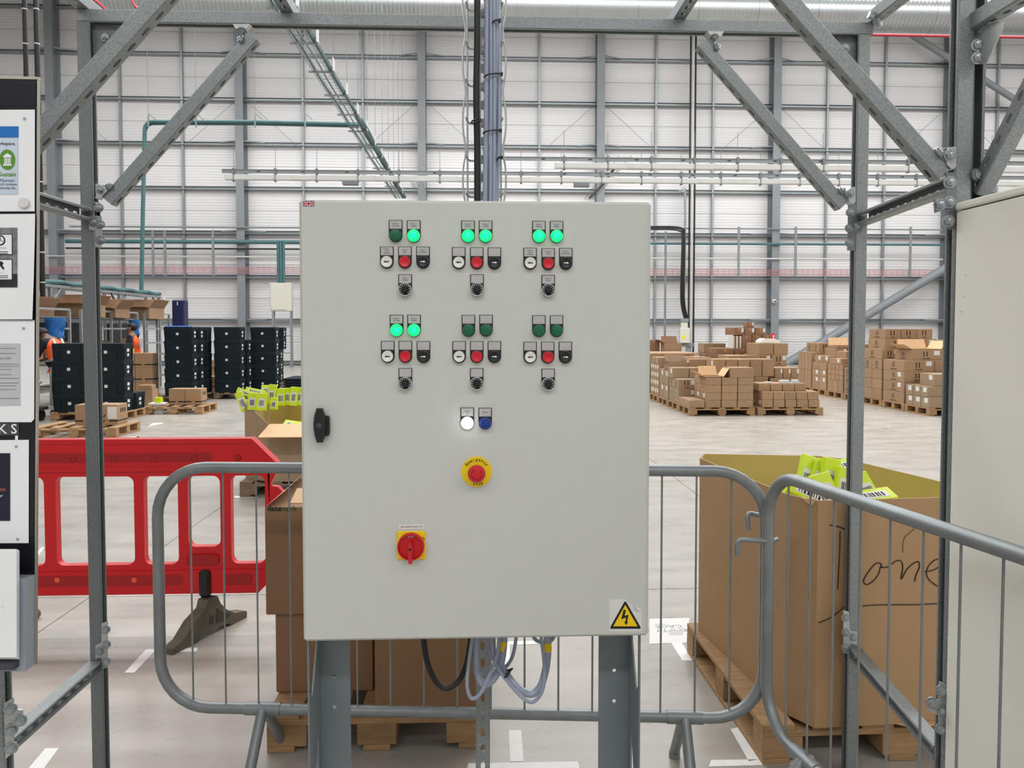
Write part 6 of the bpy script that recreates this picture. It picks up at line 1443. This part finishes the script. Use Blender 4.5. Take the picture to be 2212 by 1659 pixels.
#==PART6==
# ================================================================== people
def skin_mesh(nodes, edges, root, m, sub=2):
    names = list(nodes); me = D.meshes.new('s'); me.from_pydata([nodes[n][0] for n in names], [(names.index(a), names.index(b)) for a, b in edges], [])
    o = D.objects.new('s', me); COL.objects.link(o)
    md = o.modifiers.new('k', 'SKIN'); md.use_smooth_shade = True
    for i, n in enumerate(names):
        sv = me.skin_vertices[0].data[i]; r = nodes[n][1]; sv.radius = r if isinstance(r, tuple) else (r, r); sv.use_root = (n == root)
    s = o.modifiers.new('u', 'SUBSURF'); s.levels = sub; s.render_levels = sub
    dg = bpy.context.evaluated_depsgraph_get(); dg.update()
    out = D.meshes.new_from_object(o.evaluated_get(dg)); out.materials.clear(); out.materials.append(m)
    out.polygons.foreach_set('use_smooth', [True]*len(out.polygons))
    D.objects.remove(o); return out
def person(label, loc, rz, J, skin, top, legs, vest_from, stripes=False):
    """J: joints, facing +X"""
    t = thing('person', label, 'person', loc, rz)
    def sk(keys, edges, root, add, m, over={}):
        return skin_mesh({k: (J[k][0], over.get(k, J[k][1]+add)) for k in keys}, edges, root, m)
    arms = [('sh', 'el'), ('el', 'wr')]; lg = [('hi', 'kn'), ('kn', 'an'), ('an', 'to')]
    E = [('pe', 'sp'), ('sp', 'ch'), ('ch', 'ne'), ('ne', 'h1'), ('h1', 'h2')]
    nodes = {k: J[k] for k in ('pe', 'sp', 'ch', 'ne', 'h1', 'h2')}
    for s in 'LR':
        for a in ('sh', 'el', 'wr', 'hi', 'kn', 'an', 'to'): nodes[a+s] = J[a+s]
        E += [('ch', 'sh'+s), ('pe', 'hi'+s)] + [(a+s, b+s) for a, b in arms+lg]
        w, e_ = Vector(J['wr'+s][0]), Vector(J['el'+s][0]); d = (w-e_).normalized(); sd = V(0, 1, 0); up = d.cross(sd).normalized()
        nodes['pa'+s] = (tuple(w+d*.07), .026); E.append(('wr'+s, 'pa'+s))
        for f in range(4):
            b = w+d*.10+sd*(.024*(f-1.5)); ln = (.055, .066, .07, .058)[f]
            nodes['f%d%s' % (f, s)] = (tuple(b+d*.02), .009); nodes['g%d%s' % (f, s)] = (tuple(b+d*ln-up*.022), .008)
            E += [('pa'+s, 'f%d%s' % (f, s)), ('f%d%s' % (f, s), 'g%d%s' % (f, s))]
        sg = -1 if s == 'L' else 1
        nodes['th'+s] = (tuple(w+d*.06+sd*(.035*sg)), .010); nodes['ti'+s] = (tuple(w+d*.10+sd*(.045*sg)), .009); E += [('wr'+s, 'th'+s), ('th'+s, 'ti'+s)]
    inst('body', skin_mesh(nodes, E, 'pe', skin), t)
    # clothes follow the same joints, slightly wider
    tk = ['pe', 'sp', 'ch']; te = [('pe', 'sp'), ('sp', 'ch')]
    for s in 'LR': tk += ['sh'+s, 'el'+s, 'wr'+s]; te += [('ch', 'sh'+s), ('sh'+s, 'el'+s), ('el'+s, 'wr'+s)]
    inst('sweatshirt', sk(tk, te, 'pe', .016, top), t)
    lk = ['pe']; le = []
    for s in 'LR': lk += ['hi'+s, 'kn'+s, 'an'+s]; le += [('pe', 'hi'+s), ('hi'+s, 'kn'+s), ('kn'+s, 'an'+s)]
    tr_ = inst('trousers', sk(lk, le, 'pe', .02, legs), t)
    if stripes:
        for s in 'LR':
            for off in (-.012, .012):
                q = MB(); sg = 1 if s == 'L' else -1
                pts = [Vector(J[k+s][0])+V(off, sg*(J[k+s][1]+.019)*.93, 0) for k in ('hi', 'kn', 'an')]; q.tube(smooth_path(pts, 5), .005, 5); q.build('side_stripe', PAPER, tr_, world=False)
    for s in 'LR': inst('shoe', skin_mesh({'a': (J['an'+s][0], .05), 'b': (J['to'+s][0], .045), 'c': (tuple(Vector(J['an'+s][0])+V(-.05, 0, -.035)), .045)}, [('a', 'b'), ('a', 'c')], 'a', BLK), t)
    vk = {'hm': (tuple(Vector(J['pe'][0])+V(-.01, 0, -.10)), J['pe'][1]+.035), 'sp': (J['sp'][0], J['sp'][1]+.045), 'ch': (J['ch'][0], J['ch'][1]+.045), 'pe': (J['pe'][0], J['pe'][1]+.04), 'shL': (tuple(Vector(J['shL'][0])*.85+Vector(J['ch'][0])*.15), .082), 'shR': (tuple(Vector(J['shR'][0])*.85+Vector(J['ch'][0])*.15), .082)}
    ve = inst('high_visibility_vest', skin_mesh(vk, [('hm', 'pe'), ('pe', 'sp'), ('sp', 'ch'), ('ch', 'shL'), ('ch', 'shR')], 'pe', ORANGE), t)
    for f, nm in ((.30, 'pe'), (.95, 'sp')):
        a, b = (Vector(J['pe'][0]), Vector(J['sp'][0])) if nm == 'pe' else (Vector(J['sp'][0]), Vector(J['ch'][0]))
        c = a.lerp(b, f if nm == 'pe' else .35); ax = (b-a).normalized(); r = (J['sp'][1]+.045)*.955
        MB().lathe([(r-.01, -.03), (r, -.028), (r, .028), (r-.01, .03)], c, ax, 24).build('reflective_band', SILVER, ve, world=False)
    for s in (-1, 1):
        ax = (Vector(J['ch'][0])-Vector(J['sp'][0])).normalized(); bk = V(-ax.z, 0, ax.x)
        c0 = Vector(J['sp'][0])+V(0, s*.085, 0)+bk*(J['sp'][1]+.03); c1 = Vector(J['ch'][0])+V(0, s*.085, 0)+bk*(J['ch'][1]+.036)
        MB().prism([c0+V(0, -.022, 0), c0+V(0, .022, 0), c1+V(0, .022, 0), c1+V(0, -.022, 0)], bk*.006).build('reflective_band', SILVER, ve, world=False)
    h1, h2 = Vector(J['h1'][0]), Vector(J['h2'][0]); up = (h2-h1).normalized(); fw = V(up.z, 0, -up.x)
    c = h1.lerp(h2, .5)
    q = MB(); n = 16; vs = []; fs = []
    def shell(c, r, e=(1, 1, 1), z0=-.15):
        q = MB(); prof = [(r*math.cos(a), r*math.sin(a)) for a in [z0+(PI/2-.06-z0)*i/7 for i in range(8)]]
        q.lathe(prof, c, up, 20); return q
    hr = shell(c-fw*.036+up*.016, .097, z0=-.8); hr.build('hair', HAIR, t, world=False)
    nose = c+fw*.098-up*.01; MB().lathe([(.014, -.02), (.012, 0), (.003, .016)], nose-fw*.012-up*.01, fw, 8).build('nose', skin, t, world=False)
    for s in (-1, 1):
        MB().lathe([(.010, 0), (.010, .004), (.004, .007)], c+fw*.090+V(0, s*.034, 0)+up*.015, fw, 10).build('eye', BLK, t, world=False)
        MB().lathe([(.012, -.02), (.026, -.005), (.020, .006)], c-fw*.005+V(0, s*.096, 0)-up*.01, V(0, s, 0), 10).build('ear', skin, t, world=False)
    MB().box((-.02, -.022, -.004), (.004, .022, .004), .002, Matrix.Translation(c+fw*.094-up*.045)).build('mouth', mat('lips', (96, 52, 46), .5), t, world=False)
    return t
def joints(bend):
    J = {}
    if bend: J.update(pe=((0, 0, .95), .125), sp=((.09, 0, 1.12), .125), ch=((.21, 0, 1.29), .135), ne=((.31, 0, 1.41), .055), h1=((.38, 0, 1.43), .088), h2=((.46, 0, 1.47), .092))
    else: J.update(pe=((0, 0, .95), .125), sp=((0, 0, 1.13), .12), ch=((.01, 0, 1.33), .13), ne=((.02, 0, 1.47), .055), h1=((.045, 0, 1.55), .088), h2=((.04, 0, 1.63), .092))
    for s, sg in (('L', 1), ('R', -1)):
        J['hi'+s] = ((0, .09*sg, .88), .088); J['kn'+s] = ((.03, .10*sg, .49), .062); J['an'+s] = ((-.02, .10*sg, .10), .046); J['to'+s] = ((.13, .115*sg, .045), .038)
        cx, cz = J['ch'][0][0], J['ch'][0][2]
        J['sh'+s] = ((cx-.01, .185*sg, cz+.05), .064); J['el'+s] = ((cx+.06, .235*sg, cz-.21), .047); J['wr'+s] = ((cx+.28, .16*sg, cz-.27), .033)
    return J
p = aZ(133, 897)
person('worker in black with an orange vest bending over beside the nearest totes', (p.x, p.y, 0), math.radians(158), joints(True), SKIN, CLOTH, CLOTH, True, True)
p = aY(284, 712, 17.4)
person('worker with dark hair and orange vest standing behind the nearest tote stacks', (p.x+.03, 17.4, 0), math.radians(190), joints(False), SKIN2, CLOTHN, CLOTH, False)
